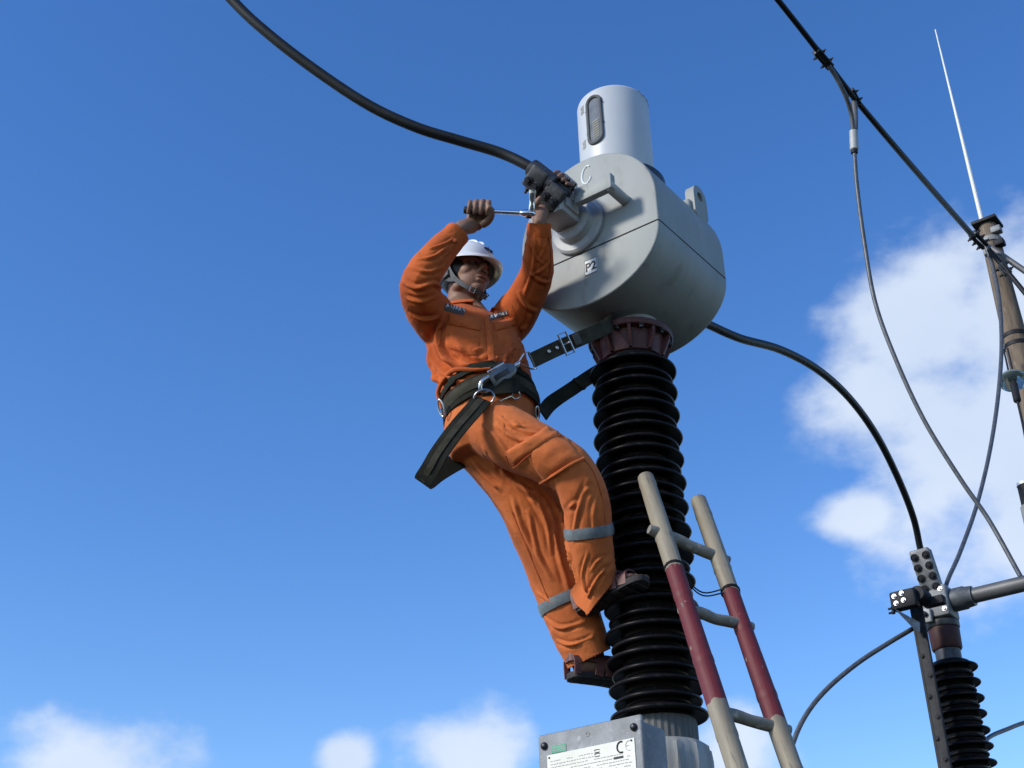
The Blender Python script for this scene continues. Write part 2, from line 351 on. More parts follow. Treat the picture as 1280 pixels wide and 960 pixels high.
# insulator
Z0, Z1 = 2.72, 4.06; PITCHS = .0452
ins = MB().lathe([(.10, Z0-.01), (.106, Z0), (.106, Z1), (.112, Z1+.012), (.108, Z1+.03), (.09, Z1+.036)], axis_pt(0), n=56).build('insulator', 'porcelain', tr)
def shed_mesh(Rr, name, parent, k=64):
    c = .104; r = .0075
    prof = [(c, .030), (c+.006, .0255), (Rr-.030, .0085), (Rr-.014, .0035)]
    for a in (62, 35, 8, -20, -48, -76): prof.append((Rr-r+r*math.cos(R(a)), -.0035+r*math.sin(R(a))))
    prof += [(Rr-.013, -.0085), (Rr-.022, -.0065), (c+.004, -.004), (c, -.006)]
    s = MB().lathe(prof, np.array(parent.parent.location), n=k, cap=False)
    return s.build(name, 'porcelain', parent)
rsh = random.Random(5)
def shed_stack(parent, zs, base, radii=(.158, .143), name='shed', k=64):
    protos = {}
    for i, z in enumerate(zs):
        q = i % 2
        if q not in protos: o = protos[q] = shed_mesh(radii[q], name, parent, k); o.location = (0, 0, z-base)
        else: k2 = 1+rsh.uniform(-.012, .012); dup(protos[q], parent, (0, 0, z-base+rsh.uniform(-.0015, .0015)), (k2, k2, 1))
zs = np.arange(Z0+.028, Z1-.005, PITCHS)
shed_stack(ins, zs, 2.13)
# maroon flange with gussets and bolts
fl = MB().lathe([(.104, 4.055), (.114, 4.06), (.117, 4.075), (.122, 4.10), (.128, 4.138), (.155, 4.141), (.158, 4.146), (.158, 4.163), (.153, 4.167), (.09, 4.168)], axis_pt(0), n=64).build('top_flange', 'maroon', tr)
for k in range(10):
    w = k*2*math.pi/10+.2; e = np.array([math.cos(w), math.sin(w), 0]); t_ = np.array([-e[1], e[0], 0])
    g_ = MB(); P0 = axis_pt(0)
    g_.rings([[P0+e*.105+UP*4.06+t_*s_*.006, P0+e*.124+UP*4.062+t_*s_*.006, P0+e*.151+UP*4.122+t_*s_*.006, P0+e*.151+UP*4.142+t_*s_*.006, P0+e*.105+UP*4.142+t_*s_*.006] for s_ in (-1, 1)])
    g_.build('gusset', 'maroon', fl, smooth=False)
    w += math.pi/10; e = np.array([math.cos(w), math.sin(w), 0]); bb = MB(); bolt(bb, P0+e*.142+UP*4.1405, -UP, .0085, .012); bb.build('bolt', 'bolt_dark', fl)
MB().lathe([(.115, 4.166), (.108, 4.17), (.108, 4.19), (.112, 4.205), (.112, 4.235)], axis_pt(0), n=56).build('neck_ring', 'base_grey', tr)
# drum head: two bolted halves
RW, HS, HC, HB, HT = .304, 4.428, 4.547, .228, .305
low = [(RW*math.cos(w), HS-.0035-HB*math.sin(w)) for w in np.linspace(0, math.pi, 40)]
upp = [(RW, HS+.0035)]+[(RW*math.cos(w), HC+HT*math.sin(w)) for w in np.linspace(0, math.pi, 44)]+[(-RW, HS+.0035)]
A0, A1 = -.255, .242
def half(out, name, bot):
    "outline extruded along the drum axis with rounded rims; straight seam side kept flat"
    o = np.array(out); m = np.array([0, HS])
    rings = []
    for a, i in ((A0, .007), (A0+.0012, .0035), (A0+.0035, .0012), (A0+.008, 0), (A0+.011, 0), (0, 0), (A1-.014, 0), (A1-.010, 0), (A1-.004, .0018), (A1-.0012, .005), (A1, .010)):
        ring = []
        for p in o:
            dv = np.array([p[0]-0, p[1]-(HC if not bot else HS)]); L = np.linalg.norm(dv); q = p-dv/L*i if L > 1e-6 else p
            if abs(p[1]-HS) < .006: q = np.array([p[0]*(1-i/RW), p[1]])
            ring.append(ct(q[0], a, q[1]))
        rings.append(ring)
    return MB().rings(rings).build(name, 'head_paint', tr, angle=40)
half(low, 'lower_housing', True); upper = half(upp, 'upper_housing', False)
gq = MB(); gq.box(ct(0, (A0+A1)/2, HS), (2*RW-.010, A1-A0-.010, .012), LA, AX); gq.build('gasket', 'gasket', tr, smooth=False)
# expansion cap
CZ0, CZ1, CR = 4.80, 5.292, .1475
cap = MB().lathe([(CR-.004, CZ0), (CR, CZ0+.01), (CR, CZ1-.02), (CR-.003, CZ1-.009), (CR-.010, CZ1-.002), (CR-.02, CZ1), (.05, CZ1+.012), (.001, CZ1+.014)], axis_pt(0), n=80, cap=False).build('expansion_cap', 'cap_paint', tr)
MB().lathe([(.10, 4.83), (.160, 4.835), (.166, 4.842), (.166, 4.898), (.161, 4.905), (.10, 4.907)], axis_pt(0)+AX*.042, n=64).build('cap_flange', 'dark_clamp', tr)
def oncap(u, v, lift=0):   # u metres round the cap from the sight glass, v height
    w = u/CR; e = -AX*math.cos(w)+(-LA)*(-math.sin(w)); return axis_pt(v)+e*(CR+lift)
def stadium(w, h, n=10):
    o = [];
    for s_, c0 in ((1, h/2-w/2), (-1, -(h/2-w/2))):
        for k in range(n+1):
            a = math.pi*k/n if s_ > 0 else math.pi+math.pi*k/n
            o.append((w/2*math.cos(a), c0+w/2*math.sin(a)))
    return o
VC = 5.125
outl = stadium(.062, .236)
fr_path = [oncap(u, VC+v, .003) for u, v in outl]
sg = MB().tube(fr_path, .0075, 8, closed=True).build('sight_glass', 'gasket', cap)
gl = MB(); q = [oncap(u*.96, VC+v*.985, .0018) for u, v in outl]; cpt = [oncap(0, VC+v, .0022) for v in (.085, 0, -.085)]
nq = len(q); rows = []
for v in np.linspace(-.112, .112, 30):
    hw = .0275 if abs(v) < .087 else math.sqrt(max(.0275**2-(abs(v)-.087)**2, 1e-8)); rows.append([oncap(u, VC+v, .0020) for u in np.linspace(-hw, hw, 7)])
vv = [p for r_ in rows for p in r_]; ff = [(i*7+j, i*7+j+1, i*7+8+j, i*7+7+j) for i in range(29) for j in range(6)]
gl.add(vv, ff).build('glass', 'glass_grey', cap)
for k in range(8):
    z = VC-.094+k*.0118; s_ = MB(); s_.tube([oncap(u, z+.006*(u/.02), .0032) for u in np.linspace(-.009, .019, 5)], .0022, 6); s_.build('gauge_mark', 'scale_ivory', cap)
for du, dv in ((-.033, .06), (.033, .075), (-.033, -.055), (.033, -.03)):
    c_ = MB(); e0 = oncap(du, VC+dv, .002); c_.tube([oncap(du*.75, VC+dv, .006), oncap(du*1.25, VC+dv+.002, .004)], .0028, 6); c_.build('clip', 'bolt_dark', cap)
for v in (.075, -.105):
    t_ = MB()
    for k in range(4): t_.tube([oncap(-.075-.004*(k % 2), VC+v+k*.011, .0006), oncap(-.055, VC+v+k*.011+.003, .0006)], .0022, 5)
    t_.build('print_mark', 'print_grey', cap)
# peeling spot on the cap rim
pk = MB()
for k in range(9): u_ = .20+k*.011; pk.tube([oncap(u_, CZ1-.012-.006*(k % 3), .0006), oncap(u_+.008, CZ1-.016-.005*((k*7) % 3), .0006)], .0016, 5)
pk.build('chipped_paint', 'print_grey', cap)
# terminal on the front face: boss, neck, square pad, outer bar and stand-off pin
TL, TH = -.035, 4.545
bs = MB().lathe([(.114, .0), (.114, .013), (.106, .020), (.080, .021), (.076, .026), (.074, .050), (.066, .056), (.05, .057)], ct(TL, A0-.002, TH), -AX, 48).build('terminal_boss', 'bracket_grey', tr)
MB().box(ct(TL-.012, A0-.110, TH+.005), (.105, .12, .066), LA, AX, .008).build('terminal_neck', 'bracket_grey', tr)
MB().box(ct(TL+.012, A0-.150, TH+.062), (.06, .02, .10), LA, AX, .004).build('terminal_tongue', 'bracket_grey', tr)
MB().box(ct(TL+.040, A0-.110, TH+.070), (.022, .085, .15), LA, AX, .005).build('terminal_pad', 'bracket_grey', tr)
bar = MB().box(ct(.108, A0-.105, 4.590), (.165, .030, .066), LA, AX, .004).build('strap_bar', 'head_paint', tr)
MB().lathe([(.021, 0), (.021, .112), (.019, .114)], ct(.172, A0-.001, 4.575), -AX, 24).build('standoff_pin', 'bracket_grey', bar)
# marks
mk = MB(); mk.box(ct(.008, A0-.0008, 4.352), (.058, .0016, .066), LA, AX); pl = mk.build('marking_plate', 'sticker_white', tr, smooth=False)
text_mesh('marking_text', 'P2', .050, ct(.008, A0-.0022, 4.350), LA, UP, 'print_black', pl)
bo = MB(); 
for dx, dz, w_, h_ in ((0, .0315, .056, .002), (0, -.0315, .056, .002), (.027, 0, .002, .064), (-.027, 0, .002, .064)): bo.box(ct(.008+dx, A0-.0021, 4.352+dz), (w_, .0006, h_), LA, AX)
bo.build('marking_border', 'print_black', pl, smooth=False)
ch = MB(); ch.tube([ct(.014+.024*math.cos(a)*.9+.004*math.sin(a), A0-.0008, 4.772+.040*math.sin(a)) for a in np.linspace(R(58), R(335), 26)], .0036, 6); ch.build('chalk_mark', 'chalk', tr)
# lifting lugs (the one in view and its twin on the far side)
for sgn in (1, -1):
    lug = MB(); oo = []
    for a in np.linspace(0, math.pi, 12): oo.append((.052*math.cos(a), .118+.052*math.sin(a)))
    oo += [(-.052, .02), (-.04, 0), (.04, 0), (.052, .02)]
    oo = [(x, z) for x, z in oo]
    ang = np.linspace(0, 2*math.pi, 25)[:-1]
    # plate with a hole: outer ring resampled to the hole's angles
    cen = np.array([0, .118]); outer = []
    poly = np.array(oo)
    for a in ang:
        dv = np.array([math.cos(a), math.sin(a)]); best = 0
        for i in range(len(poly)):
            p, q_ = poly[i]-cen, poly[(i+1) % len(poly)]-cen; den = dv[0]*(q_-p)[1]-dv[1]*(q_-p)[0]
            if abs(den) < 1e-9: continue
            t_ = (p[0]*(q_-p)[1]-p[1]*(q_-p)[0])/den; u_ = (p[0]*dv[1]-p[1]*dv[0])/den
            if t_ > 0 and -1e-6 <= u_ <= 1+1e-6: best = max(best, t_)
        outer.append(cen+dv*best)
    inner = [cen+np.array([math.cos(a), math.sin(a)])*.021 for a in ang]
    L0 = .250
    f_ = lambda p, d_: ct(sgn*(L0+d_), .135+p[0], 4.652+p[1])
    lug.rings([[f_(p, 0) for p in outer], [f_(p*.97+cen*.03, -.004) for p in outer], [f_(p*.97+cen*.03, .034) for p in outer], [f_(p, .030) for p in outer]][1:3], cap=False)
    lug.rings([[f_(p, -.004) for p in inner], [f_(p, .034) for p in inner]], cap=False)
    for d_ in (-.004, .034):
        nn = len(outer); lug.add([f_(p*.97+cen*.03, d_) for p in outer]+[f_(p, d_) for p in inner], [(i, (i+1) % nn, nn+(i+1) % nn, nn+i) for i in range(nn)])
    lug.box(ct(sgn*.235, .095, 4.70), (.07, .06, .07), LA, AX, .008)
    lug.build('lifting_lug', 'head_paint', tr, angle=35)
# rear terminal stub where the other cable leaves
MB().lathe([(.1, 0), (.1, .02), (.06, .03), (.045, .16)], ct(0, A1-.001, 4.47), AX, 32).build('rear_terminal', 'bracket_grey', tr)

# ------------------------------------------------------------------ terminal box with nameplate
BXW, BXT, BXF, BXK = .365, 2.632, -.42, -.262
box = thing('terminal_box', 'galvanised terminal box with a cream nameplate at the foot of the transformer', 'box', ct(.0025, -.29, 2.16))
BL = .0025; BHh = .46
MB().box(ct(BL, (BXF+.012+BXK)/2, BXT-.006-BHh/2), (BXW-.02, BXK-BXF-.012, BHh), LA, AX, .012).build('case', 'galvanised', box)
MB().box(ct(BL, -.2, BXT-.28), (.2, .13, .26), LA, AX, .01).build('mounting_neck', 'base_grey', box)
lid = MB().box(ct(BL, BXF+.009, BXT-BHh/2), (BXW, .018, BHh+.01), LA, AX, .006).build('lid', 'galvanised', box)
for l_, z_ in ((-.158, -.030), (.158, -.030), (-.158, -.42), (.158, -.42)):
    q = MB(); q.lathe([(.0115, 0), (.0115, .003), (.009, .008), (.004, .0105)], ct(BL+l_, BXF-.0005, BXT+z_), -AX, 20); q.build('screw', 'bolt_dark', lid)
q = MB(); q.tube([ct(.0+.006*math.cos(a), BXF-.0006, BXT-.022+.006*math.sin(a)) for a in np.linspace(0, 2*math.pi, 17)[:-1]], .0012, 5, closed=True); q.build('stamp_ring', 'print_grey', lid)
PFL, PFR, PT = -.146, .160, -.060
MB().box(ct((PFL+PFR)/2, BXF-.0012, BXT+PT-.17), (PFR-PFL, .0024, .34), LA, AX).build('nameplate', 'plate_cream', lid, smooth=False)
YF = BXF-.0030
def dash(l0, l1, z, h, m, nm): q = MB(); q.box(ct((l0+l1)/2, YF, BXT+z), (l1-l0, .0012, h), LA, AX); return q.build(nm, m, lid, smooth=False)
q = MB(); q.box(ct(-.103, BXF-.0008, BXT-.046), (.052, .0016, .021), LA, AX); q.build('green_label', 'sticker_green', lid, smooth=False)
q = MB()
for k in range(2): q.box(ct(-.103, BXF-.0018, BXT-.0425-.007*k), (.044, .0006, .0022), LA, AX)
q.build('label_print', 'print_grey', lid, smooth=False)
rt = random.Random(11)
q = MB()
for k in range(32):
    z = PT-.020-k*.0092; l = PFL+.012
    while l < PFR-.02:
        w_ = rt.uniform(.003, .012); 
        if k > 1 or (l < .03): q.box(ct(l+w_/2, YF+.0002, BXT+z+rt.uniform(-.0006, .0006)), (w_, .0008, .0019), LA, AX)
        l += w_+rt.uniform(.002, .004)
        if rt.random() < .08: l += .02
q.build('small_print', 'print_grey', lid, smooth=False)
for l0, l1, z in ((.088, .120, -.107), (-.012, .016, -.125), (.022, .062, -.152), (.080, .121, -.152), (-.03, -.005, -.152), (-.1, -.06, -.18), (.02, .06, -.2)): dash(l0, l1, z, .0062, 'print_black', 'print_bar')
q = MB(); q.tube([ct(.115+.014*math.cos(a), YF, BXT-.079+.0155*math.sin(a)) for a in np.linspace(R(70), R(290), 14)], .0024, 6); q.build('mark_letter', 'print_black', lid)
q = MB(); q.tube([ct(.142+.012*math.cos(a), YF, BXT-.079+.0135*math.sin(a)) for a in np.linspace(R(75), R(285), 14)], .0007, 6); q.tube([ct(.131, YF, BXT-.079), ct(.140, YF, BXT-.079)], .0007, 6); q.build('mark_letter', 'print_grey', lid)
q = MB(); 
for z in (-.076, -.087): q.tube([ct(.032+.010*math.cos(a), YF, BXT+z+.004*math.sin(a)) for a in np.linspace(R(20), R(170), 8)], .0011, 5); q.box(ct(.032, YF, BXT+z-.0045), (.018, .001, .002), LA, AX)
q.build('mark_symbol', 'print_black', lid)
for l_, z_ in ((PFL+.008, -.068), (PFR-.010, -.066)):
    q = MB(); q.lathe([(.0032, 0), (.003, .0015), (.001, .002)], ct(l_, BXF-.0022, BXT+z_), -AX, 12); q.build('rivet', 'print_black', lid)

# ------------------------------------------------------------------ cable clamp at the front terminal, and its cable
def proj(p):
    v = np.asarray(p)-CAM; z = v@_d; return 640+FPX*(v@_r)/z, 480-FPX*(v@_u)/z
def cable(name, pts, r, m, label, cat, group=None, smooth=70, n=14):
    "pts: (x, y, Y) sight points or 3-vectors flagged by a 4th entry"
    P = [at(*p) if len(p) == 3 and not isinstance(p, np.ndarray) else np.asarray(p) for p in pts]
    o = MB().tube(P, r, n, smooth=smooth).build(name, m, base=P[0]); return tag(o, label, cat, group)
KC = at(680, 235, 3.86); KX = nrm(at(706, 254, 3.87)-at(659, 217, 3.85)); KN = nrm(CAM-KC); KN = nrm(KN+np.array([-.15, 0, -.25])); KN = nrm(KN-np.dot(KN, KX)*KX); KY = np.cross(KN, KX)
def kp(x, y, z): return KC+KX*x+KY*y+KN*z
kl = thing('cable_clamp', 'dark cast clamp of two bolted blocks joining the cable to the front terminal', 'clamp', kp(0, 0, -.05))
fp = MB(); fp.box(kp(-.038, .012, .016), (.074, .092, .036), KX, KY, .008).build('clamp_plate', 'dark_clamp', kl)
MB().box(kp(.050, -.004, .012), (.080, .098, .034), KX, KY, .008).build('clamp_plate', 'dark_clamp', kl)
MB().box(kp(.006, .006, -.030), (.168, .094, .034), KX, KY, .010).build('clamp_back', 'dark_clamp', kl)
MB().lathe([(.028, -.092), (.034, -.088), (.036, -.07), (.036, .02), (.030, .024)], kp(.0, .030, -.006), KX, 24).build('clamp_throat', 'dark_clamp', kl)
for x, y in ((-.054, -.006), (-.018, -.008), (.032, -.014), (.068, -.014)):
    q = MB(); q.lathe([(.0175, -.002), (.0175, .004), (.015, .005)], kp(x, y, .032), KN, 20); bolt(q, kp(x, y, .036), KN, .0105, .013); q.build('bolt', 'bolt_dark', kl)
for x in (-.055, -.015, .03, .07):
    q = MB(); q.lathe([(.010, 0), (.010, .012), (.006, .013), (.006, .024)], kp(x, -.038 if x < 0 else -.052, -.01), -KY, 8); q.build('stud', 'bolt_dark', kl)
for k in range(3):
    q = MB(); q.lathe([(.010, 0), (.010, .012), (.006, .013), (.006, .03)], kp(.022+.03*k, .050, -.028), KY, 8); q.build('stud', 'bolt_dark', kl)
MB().box(kp(.078, -.012, -.055), (.06, .085, .03), KX, KY, .006).build('terminal_palm', 'bracket_grey', kl)
cable('cable', [(-330, -760, 3.6), (60, -250, 3.62), (220, -78, 3.68), (292, 2, 3.72), (335, 42, 3.74), (392, 86, 3.77), (460, 131, 3.80), (520, 159, 3.82), (575, 176, 3.84), (625, 191, 3.85), kp(-.092, .028, -.006), kp(-.01, .03, -.006)], .0205, 'rubber_black',
      'thick black cable sweeping down from above into the dark bolted clamp', 'cable')
# cable on the far side, down to the neighbouring post
cable('cable', [ct(0, .33, 4.47), ct(.02, .42, 4.455), (868, 398, 4.80), (884, 405, 4.9), (925, 423, 5.1), (975, 437, 5.38), (1022, 462, 5.7), (1062, 498, 6.05), (1096, 545, 6.45), (1124, 601, 6.85), (1142, 648, 7.15), (1150, 684, 7.28), (1155, 700, 7.3)], .0195, 'rubber_black',
      'dark cable arching from behind the transformer down to the neighbouring post', 'cable')

# ------------------------------------------------------------------ bamboo ladder
LT, LBm = at(807, 597, 3.975), at(920, 955, 3.42); RT_, RBm = at(873, 625, 4.05), at(989, 957, 3.52)
def toground(a, b): t = a[2]/(a[2]-b[2]); return a+(b-a)*t
LG, RG = toground(LT, LBm), toground(RT_, RBm)
ladder = thing('ladder', 'bamboo ladder with maroon painted bands leaning on the porcelain column', 'ladder', (LG+RG)/2)
def on_rail(top, gnd, y):
    ss = np.linspace(0, 1, 2000); k = np.argmin([abs(proj(top+(gnd-top)*s)[1]-y) for s in ss]); return ss[k]
def rail(top, gnd, y0, y1, r0, phase, lab):
    L = np.linalg.norm(top-gnd); s1, s0 = on_rail(top, gnd, y0), on_rail(top, gnd, y1); z1, z0 = L*(1-s1), L*(1-s0)
    m = bamboo_mat('bamboo', z0, z1); prof = []
    for z in np.arange(0, L, .008):
        k = ((z+phase) % .27); sw = .0013*math.exp(-((k-.135)/.012)**2)-.0016*math.exp(-((k-.119)/.005)**2); prof.append((r0*(1.12-.12*z/L)+sw+.0008*math.sin(z*9), z))
    prof += [(r0*.99, L-.012), (r0*.93, L-.004), (r0*.7, L)]
    o = MB().lathe(prof, n=20).build('rail', m, None, angle=60)
    o.parent = ladder; o.location = Vector(tuple(gnd))-ladder.location; o.rotation_mode = 'QUATERNION'; o.rotation_quaternion = Vector(tuple(top-gnd)).to_track_quat('Z', 'Y')
    o['label'] = lab; return o
rail(LT, LG, 713, 882, .0280, .02, 'near bamboo rail with a maroon painted band'); rail(RT_, RG, 742, 905, .0272, .11, 'far bamboo rail with a maroon painted band')
sl = [on_rail(LT, LG, y) for y in (669, 763, 891)]; sr = [on_rail(RT_, RG, y) for y in (697, 781, 910)]
dl, dr_ = sl[2]-sl[1], sr[2]-sr[1]
while sl[-1]+dl < .97: sl.append(sl[-1]+dl*1.05); sr.append(sr[-1]+dr_*1.05)
for i, (a, b) in enumerate(zip(sl, sr)):
    A_, B_ = LT+(LG-LT)*a, RT_+(RG-RT_)*min(b, .985); d_ = nrm(B_-A_); rr = .0172 if i else .0185
    q = MB(); q.tube([A_-d_*(.052 if i == 0 else .02), A_-d_*.02, A_+d_*.05+UP*.003, (A_+B_)/2-UP*.004*(i % 2), B_-d_*.04, B_+d_*.036], [rr*.8, rr, rr*1.04, rr*.96, rr*1.02, rr*.9], 12, smooth=14); q.build('rung', 'bamboo_plain' if 'bamboo_plain' in MATS else mat('bamboo_plain', (.25, .23, .185), .65, var=(.16, .145, .115), vscale=14, bump=.35, bscale=70, var2=(.44, .41, .34), vscale2=40), ladder)
def tie(top, gnd, y, r, turns=3):
    s = on_rail(top, gnd, y); c = top+(gnd-top)*s; t = nrm(top-gnd); a, b2 = frame(t); q = MB()
    q.tube([c+t*(.004*k/12-.008)+(a*math.cos(k*math.pi/6)+b2*math.sin(k*math.pi/6))*r for k in range(12*turns+1)], .0016, 6); q.build('wire_wrap', 'steel_black', ladder); return c
c1 = tie(LT, LG, 709, .0300); c2 = tie(RT_, RG, 739, .0292)
for dz, pull in ((0, .03), (-.012, .055)):
    q = MB(); q.tube([c1+np.array([.02, .03, dz]), (c1+c2)/2+np.array([0, .05, -.01-pull*.4]), c2+np.array([-.02, -.02, dz])], .0024, 6, smooth=14); q.build('tie_wire', 'steel_black', ladder)

# ------------------------------------------------------------------ neighbouring post with its connectors
PY = 7.4; pc = at(1180, 790, PY); PXc = pc[0]
def pz(y): return at(1180+.19*(y-790), y, PY)[2]
post = thing('post_insulator', 'dark ribbed porcelain post with a maroon cap and a metal block on top', 'post insulator', (PXc, PY, 0))
pb = np.array([PXc, PY, 0]); zt = pz(829)
core = MB().lathe([(.10, zt-1.62), (.10, zt-.02), (.104, zt-.004), (.09, zt+.006)], pb, n=40).build('insulator', 'porcelain', post)
zs = np.arange(zt-.03, zt-1.58, -PITCHS)
shed_stack(core, zs, 0, (.150, .118), k=48)
MB().lathe([(.15, 0), (.15, .03), (.09, .04), (.09, zt-1.70), (.14, zt-1.69), (.14, zt-1.62)], pb, n=32).build('support_tube', 'galvanised', post)
MB().lathe([(.072, zt-.01), (.072, pz(812)), (.076, pz(811))], pb, n=40).build('neck', 'dark_clamp', post)
MB().lathe([(.080, pz(813)), (.086, pz(811)), (.089, pz(788)), (.086, pz(786))], pb, n=40).build('maroon_cap', 'maroon_dark', post)
MB().lathe([(.092, pz(786)-.002), (.095, pz(785)), (.095, pz(779)), (.06, pz(776))], pb, n=40).build('top_plate', 'dark_clamp', post)
def pq(l, a, z): return pb+LA*l+AX*a+UP*z
zb0, zb1 = pz(776), pz(738); zm = (zb0+zb1)/2
blk = MB().box(pq(0.0, -.01, zm), (.17, .17, zb1-zb0), LA, AX, .012).build('clamp_block', 'galvanised', post)
for l_, z_ in ((.055, zb1-.03), (.06, zb0+.035)):
    q = MB(); bolt(q, pq(l_, -.096, z_), -AX, .010, .010); q.build('bolt', 'bolt_bright', blk)
MB().box(pq(-.055, -.108, zb0+.012), (.075, .03, .085), LA, AX, .006).build('lug_plate', 'bracket_grey', post)
q = MB(); q.lathe([(.016, 0), (.016, .012), (.008, .018)], pq(-.05, -.124, zb0+.018), -AX, 16); q.build('bolt', 'bolt_dark', post)
MB().lathe([(.050, .06), (.068, .075), (.068, .16), (.062, .17), (.058, .21), (.050, .212)], pq(0, 0.0, zm+.01), LA, 32).build('tube_socket', 'conductor', post)
bus = MB().tube([pq(.19, 0, zm+.01), pq(1.0, 0, zm+.012), pq(4.5, 0, zm+.02)], .045, 28).build('busbar', 'bus_tube', base=pq(.19, 0, zm)); tag(bus, 'grey tubular busbar running from the metal block out of view', 'busbar')
# bolted cable connector standing on the block
ca, cb_ = at(1149, 689, 7.27), at(1166, 741, 7.34); cx_ = nrm(ca-cb_); cn = nrm(CAM-ca); cn = nrm(cn+np.array([-.25, 0, 0])); cn = nrm(cn-np.dot(cn, cx_)*cx_); cy = np.cross(cn, cx_); Lc = np.linalg.norm(ca-cb_)
con = thing('cable_connector', 'mottled grey bolted connector holding the cable above the metal block', 'connector', cb_)
MB().box((ca+cb_)/2+cx_*.002, (Lc+.02, .118, .034), cx_, cy, .012).build('clamp_plate', 'cast_aluminium', con)
MB().box((ca+cb_)/2-cn*.045, (Lc, .118, .040), cx_, cy, .012).build('clamp_plate', 'cast_aluminium', con)
for i in range(4):
    for j in (-1, 1):
        c = cb_+cx_*Lc*(.13+.25*i)+cy*j*.034+cn*.017; q = MB(); q.lathe([(.024, -.003), (.024, .004), (.019, .005), (.017, -.001)], c, cn, 18); bolt(q, c+cn*.001, cn, .011, .012); q.build('bolt', 'bolt_dark', con)
# contact jaw and long blade beside the post
jw = thing('switch_blade', 'black drilled steel blade with a four-bolt jaw standing beside the post', 'switch', at(1150, 790, 7.18)*np.array([1, 1, 0]))
bl = at(1151, 790, 7.20); bz0 = .6; bz1 = at(1143, 742, 7.20)[2]
MB().box((bl[0], bl[1], (bz0+bz1)/2), (.072, .024, bz1-bz0), LA, AX, .005).build('blade', 'steel_black', jw)
MB().box((bl[0]-.012, bl[1]+.03, (bz0+bz1)/2-.03), (.018, .06, bz1-bz0-.06), LA, AX, .004).build('blade_web', 'steel_black', jw)
for k in range(16):
    q = MB(); c = np.array([bl[0], bl[1], bz1-.14-.115*k])-AX*.012; bolt(q, c+LA*(.014 if k % 2 else -.012), -AX, .011, .010); q.build('bolt', 'steel_black', jw)
jc = at(1131, 750, 7.12)
MB().box(jc, (.15, .07, .105), LA, AX, .010).build('jaw', 'steel_black', jw)
MB().lathe([(.04, -.06), (.045, -.055), (.045, .055), (.04, .06)], at(1151, 745, 7.13), AX, 20).build('hinge', 'steel_black', jw)
MB().box(at(1168, 752, 7.15), (.12, .06, .05), LA, AX, .006).build('contact_arm', 'steel_black', jw)
q = MB(); q.rings([[at(x, y, Yv) for x, y in ((1117, 760), (1150, 778), (1150, 790), (1144, 788))] for Yv in (7.10, 7.16)]); q.build('stay_plate', 'steel_dark', jw, smooth=False)
for dx, dz in ((-.045, .022), (0, .03), (-.04, -.02), (.005, -.012)):
    q = MB(); bolt(q, jc+LA*dx+UP*dz-AX*.036, -AX, .0095, .012); q.build('bolt', 'bolt_bright', jw)
for dz in (-.03, -.055):
    q = MB(); q.lathe([(.012, 0), (.012, .015), (.007, .016), (.007, .034)], jc-LA*.070+UP*dz, -LA, 8); q.build('stud', 'steel_black', jw)
cable('cable', [(1152, 776, 7.25), (1142, 785, 7.25), (1112, 803, 7.2), (1072, 829, 7.15), (1034, 861, 7.1), (1008, 893, 7.05), (991, 930, 7.0), (978, 985, 6.95), (972, 1060, 6.9)], .0135, 'conductor', 'thin grey cable drooping from the black jaw past the ladder', 'cable')
cable('cable', [pq(.05, .1, pz(935)), (1236, 922, 7.6), (1260, 911, 7.8), (1285, 902, 8.0), (1340, 888, 8.4), (1450, 905, 9.2), (1580, 1010, 10.0), at(1640, 1200, 10.5)*np.array([1, 1, 0])], .0125, 'conductor', 'short thin cable leaving the ribbed post low at the picture edge', 'cable')

# ------------------------------------------------------------------ lightning pole, overhead line, droppers
LY = 11.0; lp = at(1246, 330, LY); LZ = lambda y: at(1246+.246*(y-330), y, LY)[2]
pole = thing('utility_pole', 'weathered wooden pole with a flat top plate and steel bands', 'pole', (lp[0], LY, 0)); lb = np.array([lp[0], LY, 0])
ztp = LZ(283)
MB().lathe([(.16, 0), (.155, 1), (.112, LZ(420)), (.096, LZ(330)), (.090, ztp-.02), (.085, ztp)], lb, n=28).build('shaft', 'wood_pole', pole)
MB().box(lb+UP*(ztp+.02), (.25, .25, .035), LA, AX, .004).build('top_plate', 'steel_black', pole)
for y in (421, 433): MB().lathe([(.112, -.022), (.119, -.02), (.119, .02), (.112, .022)], lb+UP*LZ(y), n=28).build('band', 'steel_black', pole)
for y, dx in ((296, .10), (312, .10), (318, -.03)):
    q = MB(); q.box(lb+UP*LZ(y)+LA*dx*.9-AX*.07, (.10, .09, .07), LA, AX, .01); q.build('bracket', 'galvanised' if y != 312 else 'steel_black', pole)
q = MB(); q.lathe([(.1, -.03), (.106, -.028), (.106, .028), (.1, .03)], lb+UP*LZ(303), n=28); q.build('band', 'galvanised', pole)
ar = MB(); a0 = lb+UP*LZ(318)-AX*.12; ar.tube([at(1236, 308, 10.85), at(1280, 338, 10.6), at(1280, 338, 10.6)+(at(1280, 338, 10.6)-at(1236, 308, 10.85))*22], .030, 14); ar.build('arm', 'bus_tube', pole)
rod = MB().tube([lb+UP*(ztp+.03)-LA*.04, lb+UP*(ztp+.7)-LA*.04, lb+UP*(LZ(35))-LA*.04], [.024, .021, .007], 12).build('lightning_rod', 'rod_white', base=lb+UP*(ztp+.03)); tag(rod, 'slim pale lightning rod rising from the top of the wooden pole', 'lightning rod')
oc = [(820, -190, 5.6), (900, -88, 6.0), (974, 2, 6.45), (1029, 72, 6.85), (1069, 124, 7.2), (1140, 208, 8.2), (1217, 296, 10.6)]
